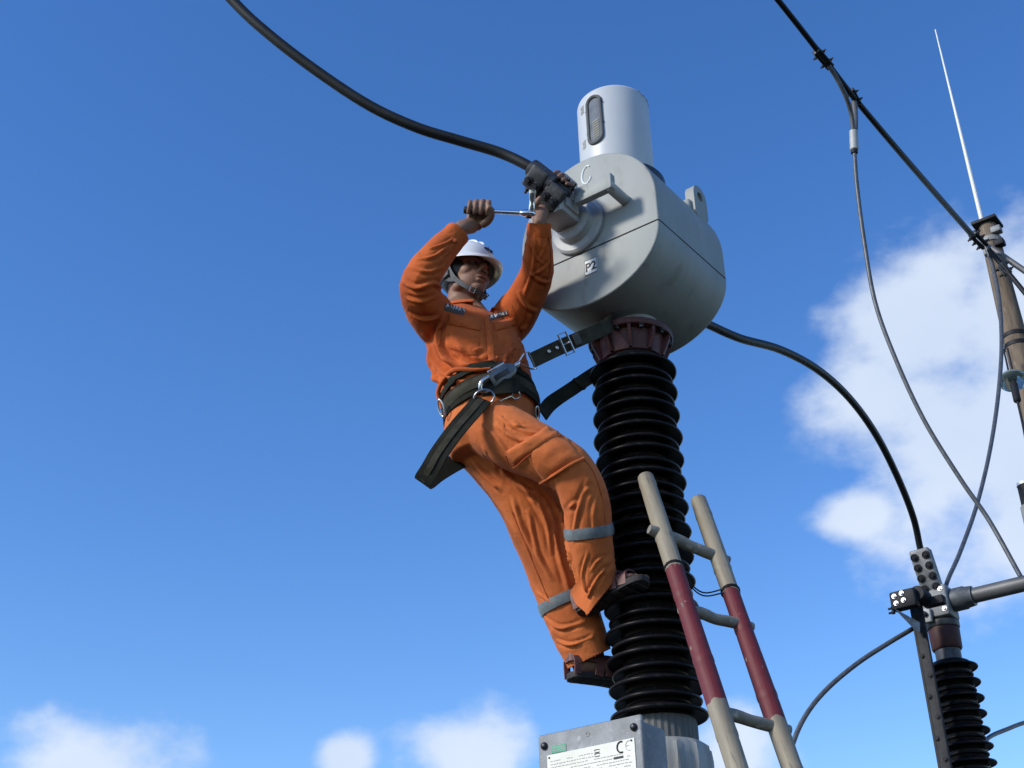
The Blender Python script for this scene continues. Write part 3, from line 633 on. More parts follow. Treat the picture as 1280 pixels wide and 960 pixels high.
cable('overhead_conductor', oc, [.020, .020, .020, .020, .021, .023, .028], 'conductor_dark', 'straight dark overhead conductor slanting from the top edge to the wooden pole', 'conductor', n=10)
cable('overhead_conductor', [(1236, 312, 10.75), (1258, 338, 10.7), (1281, 366, 10.6)]+[at(1281, 366, 10.6)+(at(1281, 366, 10.6)-at(1258, 338, 10.7))*k for k in range(1, 61)], .024, 'conductor_dark', 'dark overhead conductor leaving the wooden pole past its pale arm', 'conductor', n=10, smooth=130)
def clampset(name, label, pts, w, studs, m='dark_clamp'):
    P = [at(*p) for p in pts]; t = nrm(P[-1]-P[0]); o = thing(name, label, 'clamp', P[0]); nv = nrm(CAM-P[0]); nv = nrm(nv-np.dot(nv, t)*t); yv = np.cross(nv, t); L = np.linalg.norm(P[-1]-P[0]); mid = (P[0]+P[-1])/2
    for s in (-1, 1): MB().box(mid+yv*s*w*.30, (L, w*.55, w*.9), t, yv, w*.16).build('jaw', m, o)
    for k in range(studs):
        for s in (-1, 1):
            q = MB(); c = P[0]+t*L*(k+.5)/studs; q.lathe([(w*.22, 0), (w*.22, w*.22), (w*.12, w*.24), (w*.12, w*.5)], c+yv*s*w*.55, yv*s, 8); q.build('stud', 'bolt_dark', o)
    return o
clampset('line_clamp', 'upper dark clamp where the tap wire meets the overhead conductor', [(1020, 63, 6.78), (1038, 84, 6.92)], .052, 2)
clampset('line_clamp', 'knobbly lower clamp on the overhead conductor above the grey sleeve', [(1063, 112, 7.14), (1073, 131, 7.24)], .046, 2)
clampset('line_clamp', 'dark clamp on the overhead conductor beside the pole top', [(1215, 292, 10.55), (1231, 308, 10.7)], .075, 3)
clampset('line_clamp', 'dark clamp with pale pins just below the pole arm', [(1250, 330, 10.7), (1261, 343, 10.7)], .075, 2)
cable('tap_wire', [(1036, 82, 6.88), (1046, 98, 6.93), (1057, 120, 7.0), (1064, 142, 7.08), (1067, 168, 7.14)], .016, 'conductor', 'short curved tap wire between the upper clamp and the grey sleeve', 'wire', smooth=30)
cable('tap_wire', [(1068, 128, 7.2), (1069, 145, 7.18), (1069, 168, 7.15)], .020, 'bus_tube', 'short straight tap wire under the knobbly clamp', 'wire', smooth=12)
slv = thing('compression_sleeve', 'light grey compression sleeve hanging below the overhead conductor', 'sleeve', at(1068, 193, 7.16))
sa, sb = at(1067, 163, 7.14), at(1068, 190, 7.17); MB().lathe([(.022, 0), (.030, .006), (.030, np.linalg.norm(sb-sa)-.02), (.022, np.linalg.norm(sb-sa)-.012)], sa, sb-sa, 20).build('barrel', 'bracket_grey', slv)
MB().lathe([(.024, 0), (.024, .03), (.016, .034)], sb+(sa-sb)*.12, sb-sa, 16).build('end_cap', 'steel_black', slv)
cable('dropper', [(1068, 188, 7.17), (1071, 230, 7.18), (1080, 300, 7.2), (1094, 378, 7.22), (1120, 450, 7.24), (1155, 525, 7.26), (1200, 598, 7.26), (1236, 650, 7.26), (1272, 714, 7.2), (1276, 722, 7.18)], .0142, 'conductor', 'long grey dropper wire curving from the sleeve down to the busbar', 'wire')
cable('dropper', [(1230, 303, 10.8), (1240, 330, 10.75), (1249, 375, 10.5), (1252, 430, 10.1), (1248, 492, 9.6), (1238, 560, 9.0), (1222, 628, 8.4), (1201, 688, 7.8), (1186, 722, 7.5), (1181, 738, 7.42)], [.020, .020, .0195, .0185, .0175, .016, .0148, .014, .0135, .0135], 'conductor', 'grey dropper wire hanging from the pole top and bowing down to the metal block', 'wire')
gs = thing('glass_insulator', 'small glass disc insulator strung beside the wooden pole', 'insulator', at(1262, 476, 10.7)); ga, gb = at(1257, 436, 10.8), at(1272, 502, 10.5); gt = nrm(gb-ga); gL = np.linalg.norm(gb-ga)
sv = nrm(np.cross(gt, CAM-ga))
for s in (-1, 1): MB().tube([ga+sv*s*.018, ga+gt*gL*.55+sv*s*.018], .009, 8).build('link', 'steel_black', gs)
MB().lathe([(.03, .5*gL), (.09, .55*gL), (.125, .60*gL), (.125, .63*gL), (.10, .645*gL), (.03, .65*gL)], ga, gt, 28).build('glass_disc', 'clear_glass', gs)
MB().lathe([(.035, .48*gL), (.038, .5*gL), (.038, .56*gL)], ga, gt, 16).build('metal_cap', 'steel_black', gs); MB().lathe([(.03, .66*gL), (.034, .7*gL), (.034, .98*gL), (.02, gL)], ga, gt, 16).build('clevis', 'steel_black', gs)
MB().tube([gb, at(1278, 528, 10.4), at(1292, 600, 10.1), at(1330, 800, 9.6)], .011, 8).build('stay_wire', 'steel_black', gs)
ep = at(1284, 618, 9.0); edge = thing('steel_post', 'black capped post top just showing at the picture edge below the glass insulator', 'post', (ep[0], 9.0, 0))
MB().lathe([(.07, 0), (.07, ep[2]-.1), (.05, ep[2]-.08)], (ep[0], 9.0, 0), n=20).build('tube', 'galvanised', edge)
MB().lathe([(.055, ep[2]-.11), (.058, ep[2]-.1), (.058, ep[2]+.06), (.05, ep[2]+.066)], (ep[0], 9.0, 0), n=20).build('cap', 'steel_black', edge); MB().lathe([(.05, ep[2]+.066), (.062, ep[2]+.07), (.062, ep[2]+.092), (.05, ep[2]+.096)], (ep[0], 9.0, 0), n=20).build('rim', 'rod_white', edge)

# ------------------------------------------------------------------ the worker
PB = at(740, 860, 4.25)
man = thing('person', 'worker in orange work clothes and white helmet straddling the porcelain column, turning a wrench', 'person', PB)
def realise(mb, voxel, smooth, factor=.5):
    "union of the closed shapes in MB as one even, smoothed surface: (verts, polys)"
    me = bpy.data.meshes.new('tmp'); me.from_pydata(mb.v, [], mb.f); bm = bmesh.new(); bm.from_mesh(me); bmesh.ops.recalc_face_normals(bm, faces=bm.faces); bm.to_mesh(me); bm.free()
    o = bpy.data.objects.new('tmp', me); col.objects.link(o)
    r = o.modifiers.new('r', 'REMESH'); r.mode = 'VOXEL'; r.voxel_size = voxel; r.adaptivity = 0
    s = o.modifiers.new('s', 'SMOOTH'); s.factor = factor; s.iterations = smooth
    bpy.context.view_layer.update(); e = bpy.data.meshes.new_from_object(o.evaluated_get(bpy.context.evaluated_depsgraph_get())); bpy.data.objects.remove(o); return e
def get(me):
    co = np.empty(len(me.vertices)*3); me.vertices.foreach_get('co', co); n = np.empty(len(me.vertices)*3); me.vertices.foreach_get('normal', n); return co.reshape(-1, 3), n.reshape(-1, 3)
def put(me, co): me.vertices.foreach_set('co', co.ravel()); me.update()
def bvh_of(me): return BVHTree.FromPolygons([v.co.copy() for v in me.vertices], [tuple(p.vertices) for p in me.polygons])
def hit(bvh, x, y, Yg=4.05):
    q = nrm(ray(x, y)); l, n, i, d = bvh.ray_cast(Vector(tuple(CAM)), Vector(tuple(q)))
    if l is None: l, n, i, d = bvh.find_nearest(Vector(tuple(at(x, y, Yg))))
    n = np.array(n); 
    if n@q > 0: n = -n
    return np.array(l), n
def segdist(co, a, b):
    ab = b-a; t = np.clip(((co-a)@ab)/max(ab@ab, 1e-12), 0, 1); return np.linalg.norm(co-(a+t[:, None]*ab), axis=1), t
def foldfield(co, path, w, amp):
    "a raised fold along the path with shallow troughs beside it; runs out at both ends"
    P = catmull(np.array(path), max(8, 5*len(path))); d = np.full(len(co), 9.0); s = np.zeros(len(co)); m = len(P)-1
    for i in range(m):
        di, t = segdist(co, P[i], P[i+1]); k = di < d; d[k] = di[k]; s[k] = (i+t[k])/m
    env = np.clip(np.minimum(s, 1-s)*5+.12, 0, 1)
    return amp*env*(np.exp(-(d/w)**2)-.55*np.exp(-((d-1.9*w)/(.9*w))**2))
def crease(co, center, direction, k_al, k_pe, amp, rad, seed=0):
    "ridged noise, stretched across DIRECTION, fading out RAD metres from CENTER"
    dn = nrm(direction); v = co-center; al = v@dn; d = np.linalg.norm(v, axis=1); env = np.exp(-(d/rad)**2); out = np.zeros(len(co)); idx = np.where(env > .03)[0]
    q = v[idx]*k_pe+np.outer(al[idx]*(k_al-k_pe), dn)+seed*7.3
    vals = np.array([1-2.2*abs(mnoise.noise(Vector(tuple(p)))) for p in q]); out[idx] = vals*env[idx]; return amp*out
def emit(me, name, m, parent, smooth=True):
    org = root_loc(parent); co, _ = get(me); put(me, co-org); me.materials.clear(); me.materials.append(MATS[m]); me.name = name
    me.polygons.foreach_set('use_smooth', [True]*len(me.polygons)); o = bpy.data.objects.new(name, me); col.objects.link(o); o.parent = parent; return o
def onA(x, y, A):
    q = ray(x, y); t = (A+CB@AX-CAM@AX)/(q@AX); return CAM+q*t
def cut(me, P1, P2, side, keep, center, rad, own=None, other=None):
    "open a sleeve or trouser leg along the plane through P1, P2 and SIDE; the edge is turned in as a hem"
    n = nrm(np.cross(P2-P1, side)); n = -n if n@(keep-P1) > 0 else n
    bm = bmesh.new(); bm.from_mesh(me); fs = [f for f in bm.faces if (f.calc_center_median()-Vector(tuple(center))).length < rad]
    if other is not None:
        cc = np.array([f.calc_center_median() for f in fs]); dd = []
        for leg in (own, other):
            dm = np.full(len(cc), 9.0)
            for (a, ra), (b2, rb) in zip(leg[:-1], leg[1:]): dm = np.minimum(dm, segdist(cc, np.asarray(a), np.asarray(b2))[0]/((ra+rb)/2))
            dd.append(dm)
        fs = [f for f, u, v in zip(fs, *dd) if u < v]
    geom = list({e for f in fs for e in f.edges})+list({v for f in fs for v in f.verts})+fs
    bmesh.ops.bisect_plane(bm, geom=geom, plane_co=Vector(tuple(P1)), plane_no=Vector(tuple(n)), clear_outer=True)
    ed = [e for e in bm.edges if e.is_boundary]
    r = bmesh.ops.extrude_edge_only(bm, edges=ed); vs_ = [v for v in r['geom'] if isinstance(v, bmesh.types.BMVert)]; c = sum((v.co for v in vs_), Vector())/max(1, len(vs_))
    for v in vs_: v.co = v.co+(c-v.co).normalized()*.006
    ed = [e for e in bm.edges if e.is_boundary]; r = bmesh.ops.extrude_edge_only(bm, edges=ed)
    for v in [v for v in r['geom'] if isinstance(v, bmesh.types.BMVert)]: v.co = v.co-Vector(tuple(n))*.05
    bm.normal_update(); bm.to_mesh(me); bm.free(); me.update()
def yaw_left(deg): a = R(deg); return np.array([math.cos(a), math.sin(a), 0])
def ring_st(pts):   # limb stations (point, radius) -> loft rows with round section
    rows = []
    for i, (p, r) in enumerate(pts):
        t = np.asarray(pts[min(i+1, len(pts)-1)][0])-np.asarray(pts[max(i-1, 0)][0]); s, _ = frame(t, np.array([0.3, 1, .2])); rows.append((p, r, r, s))
    for i in range(1, len(rows)):
        if np.dot(rows[i][3], rows[i-1][3]) < 0: rows[i] = (rows[i][0], rows[i][1], rows[i][2], -rows[i][3])
    return rows
YC, YP = yaw_left(38), yaw_left(58)
TORSO = [(at(616, 518, 4.08), .165, .150, YP), (at(612, 497, 4.085), .170, .155, YP), (at(605, 470, 4.095), .178, .150, nrm(YC+YP)), (at(596, 440, 4.10), .188, .142, YC), (at(592, 421, 4.125), .176, .118, YC), (at(590, 412, 4.145), .135, .090, YC), (at(589, 405, 4.15), .072, .062, YC)]
RARM = [(at(560, 415, 4.05), .075), (at(546, 402, 4.01), .080), (at(531, 380, 3.93), .074), (at(525, 354, 3.84), .066), (at(544, 322, 3.82), .056), (at(562, 302, 3.82), .049), (at(570, 293, 3.82), .044)]
LARM = [(at(625, 414, 4.17), .075), (at(640, 399, 4.15), .080), (at(660, 367, 4.06), .066), (at(671, 338, 3.98), .058), (at(673, 306, 3.90), .048), (at(674, 283, 3.86), .0415)]
jm = MB().loft(TORSO); jm.loft(ring_st(RARM)); jm.loft(ring_st(LARM))
# hem blouses over the belt
jme = realise(jm, .0052, 8); jb0 = bvh_of(jme)
def px_path(bvh, pts): return [hit(bvh, x, y)[0] for x, y in pts]
co, nn = get(jme); D = np.zeros(len(co))
jfolds = [([(556, 448), (580, 458), (610, 455), (640, 440)], .012, .011), ([(566, 420), (580, 440), (602, 452)], .010, .009), ([(640, 410), (636, 430), (640, 452), (652, 470)], .009, .008), ([(548, 410), (552, 436), (566, 458), (585, 470)], .012, .010), ([(530, 418), (540, 445), (560, 470), (590, 480)], .012, .012), ([(528, 440), (545, 470), (575, 490)], .010, .010), ([(553, 392), (548, 420), (556, 445), (575, 462)], .011, .011), ([(610, 400), (613, 425), (622, 450), (640, 470)], .009, .006),
          ([(640, 425), (632, 448), (618, 466), (596, 476)], .012, .010), ([(655, 440), (645, 462), (625, 480)], .010, .009), ([(660, 470), (640, 482), (615, 486)], .010, .008), ([(560, 430), (585, 440), (605, 436)], .013, .007), ([(575, 450), (600, 462), (625, 462)], .011, .007),
          ([(508, 372), (525, 376), (545, 370)], .009, .009), ([(504, 352), (520, 360), (545, 355), (556, 345)], .009, .009), ([(510, 390), (528, 398), (548, 396)], .010, .010), ([(515, 335), (535, 340), (555, 332)], .008, .006), ([(520, 325), (540, 322), (560, 308)], .007, .006), ([(535, 312), (553, 306), (568, 298)], .006, .005),
          ([(655, 322), (662, 340), (678, 352), (688, 350)], .008, .007), ([(688, 325), (676, 338), (660, 345)], .007, .005), ([(664, 296), (668, 318), (680, 332)], .006, .005), ([(648, 366), (660, 384), (672, 388)], .009, .008), ([(684, 292), (680, 312), (672, 326)], .006, .004), ([(664, 390), (655, 410), (650, 430)], .010, .008), ([(668, 292), (668, 320), (664, 345), (655, 370)], .008, .006),
          ([(536, 455), (548, 490), (556, 508)], .010, .009)]
for p, w, a in jfolds: D += foldfield(co, px_path(jb0, p), w*.75, a*1.2)
D += crease(co, at(545, 480, 4.0), (.2, 0, 1), 22, 10, .0033, .16, 1)+crease(co, at(640, 480, 4.0), (.4, 0, 1), 20, 9, .0033, .16, 2)+crease(co, at(527, 354, 3.84), at(570, 293, 3.82)-at(527, 354, 3.84)+np.array([-.1, 0, .12]), 19, 10, .0033, .13, 3)+crease(co, at(672, 335, 3.96), (.35, -.3, 1), 19, 10, .0033, .16, 4)+crease(co, at(590, 430, 4.0), (1, 0, -.3), 14, 9, .0027, .22, 5)+crease(co, at(545, 400, 3.98), (1, .3, .3), 18, 10, .0033, .13, 6)+crease(co, at(600, 440, 4.0), (.3, 0, 1), 34, 16, .0016, .3, 7)
D += np.array([.0022*mnoise.noise(Vector(tuple(p*22))) for p in co])
put(jme, co+nn*D[:, None]); jb = bvh_of(jme)
jacket = emit(jme, 'jacket', 'jacket', man)

PEL = [(at(622, 500, 4.08), .148, .128, YP), (at(616, 522, 4.08), .158, .145, YP), (at(608, 548, 4.08), .150, .145, YP), (at(608, 570, 4.08), .11, .12, YP)]
RLEG = [(at(606, 528, 4.03), .105), (at(638, 548, 3.97), .101), (at(682, 570, 3.94), .091), (at(715, 591, 3.93), .080), (at(732, 628, 3.965), .078), (at(738, 680, 4.03), .074), (at(747, 728, 4.085), .064), (at(753, 760, 4.115), .057), (at(756, 785, 4.13), .054)]
LLEG = [(at(600, 545, 4.14), .118), (at(652, 605, 4.17), .118), (at(682, 676, 4.22), .104), (at(705, 740, 4.26), .098), (at(726, 797, 4.29), .088), (at(737, 825, 4.30), .078), (at(742, 840, 4.30), .072)]
tm = MB().loft(PEL); tm.loft(ring_st(RLEG)); tm.loft(ring_st(LLEG))
tme = realise(tm, .0050, 9); tb0 = bvh_of(tme); co, nn = get(tme); D = np.zeros(len(co))
tfolds = [([(622, 520), (640, 532), (660, 533)], .006, .005), ([(628, 540), (646, 552), (652, 566)], .006, .005), ([(600, 528), (622, 548), (640, 575)], .008, .005), ([(700, 545), (722, 556), (742, 572)], .007, .005), ([(670, 622), (682, 650), (690, 690)], .008, .008), ([(648, 600), (668, 628), (684, 660)], .009, .007), ([(752, 585), (735, 612), (715, 632), (702, 650)], .009, .005), ([(760, 650), (742, 668), (718, 676)], .006, .004), ([(640, 528), (660, 540), (690, 545)], .009, .007), ([(620, 530), (645, 548), (668, 552)], .009, .006), ([(605, 560), (630, 590), (655, 612), (672, 620)], .012, .010), ([(590, 575), (610, 598), (625, 612)], .010, .008), ([(672, 605), (690, 625), (702, 655), (708, 690)], .010, .010), ([(690, 600), (700, 640), (712, 690), (722, 740), (730, 765)], .007, .008),
          ([(735, 600), (722, 640), (716, 680)], .009, .006), ([(750, 600), (742, 640), (745, 680)], .008, .004), ([(712, 690), (722, 725), (735, 755)], .006, .007), ([(735, 690), (728, 720), (735, 745)], .006, .006), ([(768, 700), (752, 715), (740, 735), (732, 760)], .006, .008), ([(766, 690), (748, 700), (738, 715)], .006, .005),
          ([(640, 620), (655, 665), (680, 710)], .010, .006), ([(660, 640), (672, 690), (690, 725)], .009, .006), ([(690, 660), (700, 700), (712, 740)], .010, .008), ([(672, 740), (690, 752), (715, 750)], .007, .006), ([(680, 770), (700, 785), (730, 778)], .008, .007), ([(695, 800), (715, 806), (742, 796)], .007, .007), ([(720, 760), (735, 780), (750, 800)], .008, .008), ([(700, 820), (720, 822), (745, 810)], .006, .006)]
for p, w, a in tfolds: D += foldfield(co, px_path(tb0, p), w*.72, a*1.15)
D += crease(co, at(738, 720, 4.05), (.2, 0, 1), 9, 24, .00209, .14, 11)+crease(co, at(725, 790, 4.24), (.4, 0, -1), 22, 11, .00242, .14, 12)+crease(co, at(625, 570, 4.0), (1, 0, -.6), 8, 20, .00209, .16, 13)+crease(co, at(665, 670, 4.15), (.5, 0, -1), 8, 21, .00209, .22, 14)+crease(co, at(730, 590, 3.87), (1, 0, 0), 14, 12, .00121, .12, 15)+crease(co, at(640, 530, 3.9), (.9, 0, -.45), 9, 30, .00181, .10, 16)+crease(co, at(690, 640, 4.0), (.3, 0, -1), 14, 36, .00088, .35, 17)
D += np.array([.0020*mnoise.noise(Vector(tuple(p*20))) for p in co])
put(tme, co+nn*D[:, None])
cut(tme, onA(727, 778, -.205), onA(775, 717, -.205), ray(750, 745), at(735, 680, 4.03), at(752, 765, 4.11), .16, RLEG, LLEG)
cut(tme, at(704, 839, 4.28), at(759, 813, 4.31), ray(732, 826), at(700, 740, 4.24), at(737, 832, 4.3), .15, LLEG, RLEG)
tb = bvh_of(tme)
trousers = emit(tme, 'trousers', 'trousers', man)

def patch(bvh, quad, nu, nv, lift, name, m, parent, puff=0, edge=.5, wob=0, Yg=4.0):
    "cloth piece laid on a garment: corners TL, TR, BR, BL as sight points; LIFT metres proud of it, PUFF more in the middle"
    q = np.array(quad, float); P = []; N = []
    for i in range(nv+1):
        for j in range(nu+1):
            u, v = j/nu, i/nv; x, y = (q[0]*(1-u)+q[1]*u)*(1-v)+(q[3]*(1-u)+q[2]*u)*v; p, n = hit(bvh, x, y, Yg); P.append(p); N.append(n)
    P = np.array(P).reshape(nv+1, nu+1, 3); N = np.array(N).reshape(nv+1, nu+1, 3); na = nrm(N.mean((0, 1))); N = N*.4+na*.6
    for _ in range(3):
        Q = P.copy(); Q[1:-1, 1:-1] = (P[:-2, 1:-1]+P[2:, 1:-1]+P[1:-1, :-2]+P[1:-1, 2:])/4; P = P*.5+Q*.5
    top = np.empty_like(P); 
    for i in range(nv+1):
        for j in range(nu+1):
            e = min(i, nv-i, j, nu-j); k = lift*(edge if e == 0 else 1)+puff*(4*(i/nv)*(1-i/nv))*(4*(j/nu)*(1-j/nu))
            if wob: k += wob*mnoise.noise(Vector(tuple(P[i, j]*38)))
            top[i, j] = P[i, j]+nrm(N[i, j])*k
    W = nu+1; mb = MB(); v = list(top.reshape(-1, 3)); f = [(i*W+j, i*W+j+1, (i+1)*W+j+1, (i+1)*W+j) for i in range(nv) for j in range(nu)]
    loop = [(0, j) for j in range(nu)]+[(i, nu) for i in range(nv)]+[(nv, j) for j in range(nu, 0, -1)]+[(i, 0) for i in range(nv, 0, -1)]
    b0 = len(v); v += [P[i, j]-na*.004 for i, j in loop]; L = len(loop)
    for k in range(L): a, c = loop[k], loop[(k+1) % L]; f.append((a[0]*W+a[1], b0+k, b0+(k+1) % L, c[0]*W+c[1]))
    mb.add(v, f); return mb.build(name, m, parent, angle=55)
def strip(bvh, pts, r, name, m, parent, lift=.001, n=6, k=None):
    P = [hit(bvh, x, y)[0]+hit(bvh, x, y)[1]*lift for x, y in pts]; return MB().tube(P, r, n, smooth=k or len(pts)*5).build(name, m, parent)
# jacket details
patch(jb, [(561, 393), (601, 402), (600, 414), (560, 406)], 12, 5, .011, 'pocket_flap', 'jacket', jacket, wob=.002)
patch(jb, [(617, 404), (642, 397), (645, 407), (619, 414)], 9, 5, .011, 'pocket_flap', 'jacket', jacket, wob=.002)
patch(jb, [(561, 407), (600, 414), (597, 446), (562, 436)], 12, 10, .003, 'pocket', 'jacket', jacket, puff=.004, wob=.003)
patch(jb, [(620, 414), (645, 407), (650, 436), (625, 444)], 9, 10, .003, 'pocket', 'jacket', jacket, puff=.004, wob=.003)
pa = patch(jb, [(556, 379), (581, 386), (580, 394), (555, 388)], 10, 4, .003, 'name_patch', 'patch_dark', jacket)
pb2 = patch(jb, [(611, 394), (634, 388), (636, 394), (613, 401)], 9, 4, .003, 'name_patch', 'patch_dark', jacket)
for x0, y0, x1, y1, nst in ((558.5, 382.5, 579, 389, 6), (614, 397, 633, 391.5, 6)):
    q = MB()
    for k in range(nst):
        u = k/(nst-1); cx0, cy0 = x0+(x1-x0)*u, y0+(y1-y0)*u
        for dx, dy, ex, ey in ((-1.5, 1.6, .2, -2.0), (.2, -2.0, 1.4, 1.5), (-1.1, .3, 1.2, -.3)):
            if (k*3+int(dx > 0)) % 4 == 3: continue
            q.tube([hit(jb, cx0+dx, cy0+dy)[0]+hit(jb, cx0+dx, cy0+dy)[1]*.0036, hit(jb, cx0+ex, cy0+ey)[0]+hit(jb, cx0+ex, cy0+ey)[1]*.0036], .0019, 5)
    q.build('stitched_letters', 'thread_white', jacket)
patch(jb, [(604, 392), (611, 394), (622, 470), (613, 472)], 4, 24, .008, 'placket', 'jacket', jacket, wob=.0015)
for y, x in ((412, 610), (435, 613), (458, 617)):
    p, n_ = hit(jb, x, y); q = MB(); q.lathe([(.006, .003), (.006, .0075), (.004, .008)], p, n_, 12); q.build('button', 'seam', jacket)
for p in ([(560, 372), (553, 392), (552, 414), (548, 432)], [(640, 382), (646, 398), (652, 418)], [(536, 350), (548, 333), (562, 315), (572, 302)], [(684, 290), (688, 315), (687, 338), (680, 362)], [(560, 418), (580, 424), (600, 423)], [(644, 452), (662, 480), (680, 505)]):
    strip(jb, p, .0016, 'seam', 'seam', jacket)
# cuffs
def cuff(pts, r0, r1, name, m, parent, off=0, n=32):
    a, b = np.asarray(pts[0]), np.asarray(pts[1]); t = nrm(b-a); s, u = frame(t); rs = []
    L = np.linalg.norm(b-a)
    for h, k in ((0, r0*.97), (0, r0), (L*.1, r0*1.03), (L*.5, (r0+r1)/2*1.02), (L*.9, r1*1.03), (L, r1), (L, r1-.004), (L*.7, r1-.006)):
        rs.append([a+t*h+(s*math.cos(w)+u*math.sin(w))*k*(1+.035*math.sin(3*w+off)+.02*math.sin(7*w)) for w in np.arange(n)*2*math.pi/n])
    return MB().rings(rs, cap=False).build(name, m, parent, angle=50)
cuff((at(561, 303, 3.82), at(572.5, 290.5, 3.82)), .047, .046, 'cuff', 'jacket', jacket, 1)
cuff((at(674, 296, 3.88), at(674.5, 279, 3.85)), .044, .043, 'cuff', 'jacket', jacket, 2)
p, n_ = hit(jb, 570, 300); q = MB(); q.lathe([(.007, .0), (.007, .006), (.004, .007)], at(569, 301, 3.775), -AX*.3+np.array([0, -1, -.3]), 12); q.build('button', 'seam', jacket)
# collar: two stand-and-fall leaves round the neck
NK = at(588, 392, 4.125); Fc = np.array([YC[1], -YC[0], 0])
cl = MB(); rs = []
ang = np.linspace(R(28), R(332), 40)     # open at the front
top, bot, outr = [], [], []
for w in ang:
    e = Fc*math.cos(w)+YC*math.sin(w); rx = .070
    bot.append(NK+e*(rx+.004)+UP*(-.022-.02*math.cos(w))); top.append(NK+e*(rx+.012)+UP*(.036-.012*math.cos(w))); outr.append(NK+e*(rx+.040+.022*max(0, math.cos(w))**2)+UP*(-.004-.030*math.cos(w)))
v = bot+top+outr; k = len(ang); f = [(i, i+1, k+i+1, k+i) for i in range(k-1)]+[(k+i, k+i+1, 2*k+i+1, 2*k+i) for i in range(k-1)]
cl.add(v, f); clo = cl.build('collar', 'jacket', jacket, angle=80); sm = clo.modifiers.new('s', 'SOLIDIFY'); sm.thickness = .005; sb_ = clo.modifiers.new('b', 'SUBSURF'); sb_.levels = sb_.render_levels = 1
# jacket hem: a loose rolled edge over the belt, wavy
hem = []
for x, y in ((549, 512), (550, 492), (557, 474), (571, 463), (592, 460), (615, 463)): p, n_ = hit(jb, x, y); hem.append(p+n_*.010)
MB().tube(hem, [.006, .008, .009, .009, .008, .005], 8, smooth=30).build('hem', 'jacket', jacket)
# trousers details
pk_ = patch(tb, [(651, 560), (700, 536), (728, 572), (678, 600)], 14, 12, .006, 'cargo_pocket', 'trousers', trousers, puff=.010, wob=.005)
patch(tb, [(633, 565), (691, 529), (700, 545), (643, 581)], 16, 6, .015, 'pocket_flap', 'trousers', trousers, puff=.003, wob=.004)
strip(tb, [(676, 602), (695, 592), (712, 582), (729, 574)], .005, 'pocket_edge', 'trousers', trousers, .008); strip(tb, [(634, 568), (643, 582), (662, 570), (700, 547)], .0022, 'seam', 'seam', trousers, .013)
for p in ([(628, 520), (630, 530), (631, 541)], [(640, 535), (700, 560), (735, 580), (752, 620), (757, 660)], [(640, 640), (665, 700), (690, 760)]):
    strip(tb, p, .0015, 'seam', 'seam', trousers)
def band(bvhs, c, axis, width, lift, name, m, parent, n=72, rows=4, stiff=True, arc=None, ref=None, R0=.36):
    "band of webbing or tape wrapped round what lies about the axis"
    c = np.asarray(c, float); t = nrm(axis); s, u = frame(t, ref); ws = np.linspace(0, 2*math.pi, n+1)[:-1] if arc is None else np.linspace(arc[0], arc[1], n)
    rr = np.zeros((rows, len(ws)))
    for j, w in enumerate(ws):
        e = s*math.cos(w)+u*math.sin(w)
        for i in range(rows):
            o = c+t*width*(i/(rows-1)-.5)
            for b in bvhs:
                l, nn_, ix, dd = b.ray_cast(Vector(tuple(o+e*R0)), Vector(tuple(-e)), R0)
                if l is not None: rr[i, j] = max(rr[i, j], R0-dd)
    if not stiff:
        for _ in range(4): rr = (np.roll(rr, 1, 1)+rr*2+np.roll(rr, -1, 1))/4; rr[:] = rr*.6+rr.mean(0)*.4
    if stiff:
        r1 = rr.max(0); 
        for _ in range(3): r1 = np.maximum(r1, (np.roll(r1, 1)+np.roll(r1, -1))/2) if arc is None else r1
        if arc is None: r1 = (np.roll(r1, 2)+np.roll(r1, 1)+r1+np.roll(r1, -1)+np.roll(r1, -2))/5
        rr = np.tile(r1, (rows, 1))*.6+rr*.4
    out, inn = [], []
    for i in range(rows):
        o = c+t*width*(i/(rows-1)-.5); k = lift*(.7 if i in (0, rows-1) else 1)
        out.append([o+(s*math.cos(w)+u*math.sin(w))*(rr[i, j]+k) for j, w in enumerate(ws)]); inn.append([o+(s*math.cos(w)+u*math.sin(w))*(rr[i, j]-.004) for j, w in enumerate(ws)])
    rings = [inn[0]]+out+[inn[-1]]; mb = MB(); L = len(ws); v = [p for r_ in rings for p in r_]; f = []
    for i in range(len(rings)-1):
        for j in range(L if arc is None else L-1): k = (j+1) % L; f.append((i*L+j, i*L+k, (i+1)*L+k, (i+1)*L+j))
    return mb.add(v, f).build(name, m, parent, angle=50)
def leg_tape(c, axis): return band([tb], c, axis, .036, .0065, 'reflective_tape', 'reflective', trousers, n=64, stiff=False, R0=.125)
leg_tape(at(738, 664, 4.01), nrm(at(741, 728, 4.085)-at(740, 628, 3.965))+np.array([.12, .0, 0])); leg_tape(at(706, 752, 4.265), nrm(at(726, 797, 4.29)-at(702, 740, 4.26))+np.array([0, 0, 0]))
p, n_ = hit(tb, 700, 600)

# ---- body: one skin from head to feet
HC_ = at(583, 349, 4.11)                                     # between the ears
hy = 44; hp = 8
Fh = np.array([math.sin(R(hy))*math.cos(R(hp)), -math.cos(R(hy))*math.cos(R(hp)), math.sin(R(hp))]); Lh = yaw_left(hy); Uh = np.cross(Fh, Lh)*-1
if Uh[2] < 0: Uh = -Uh
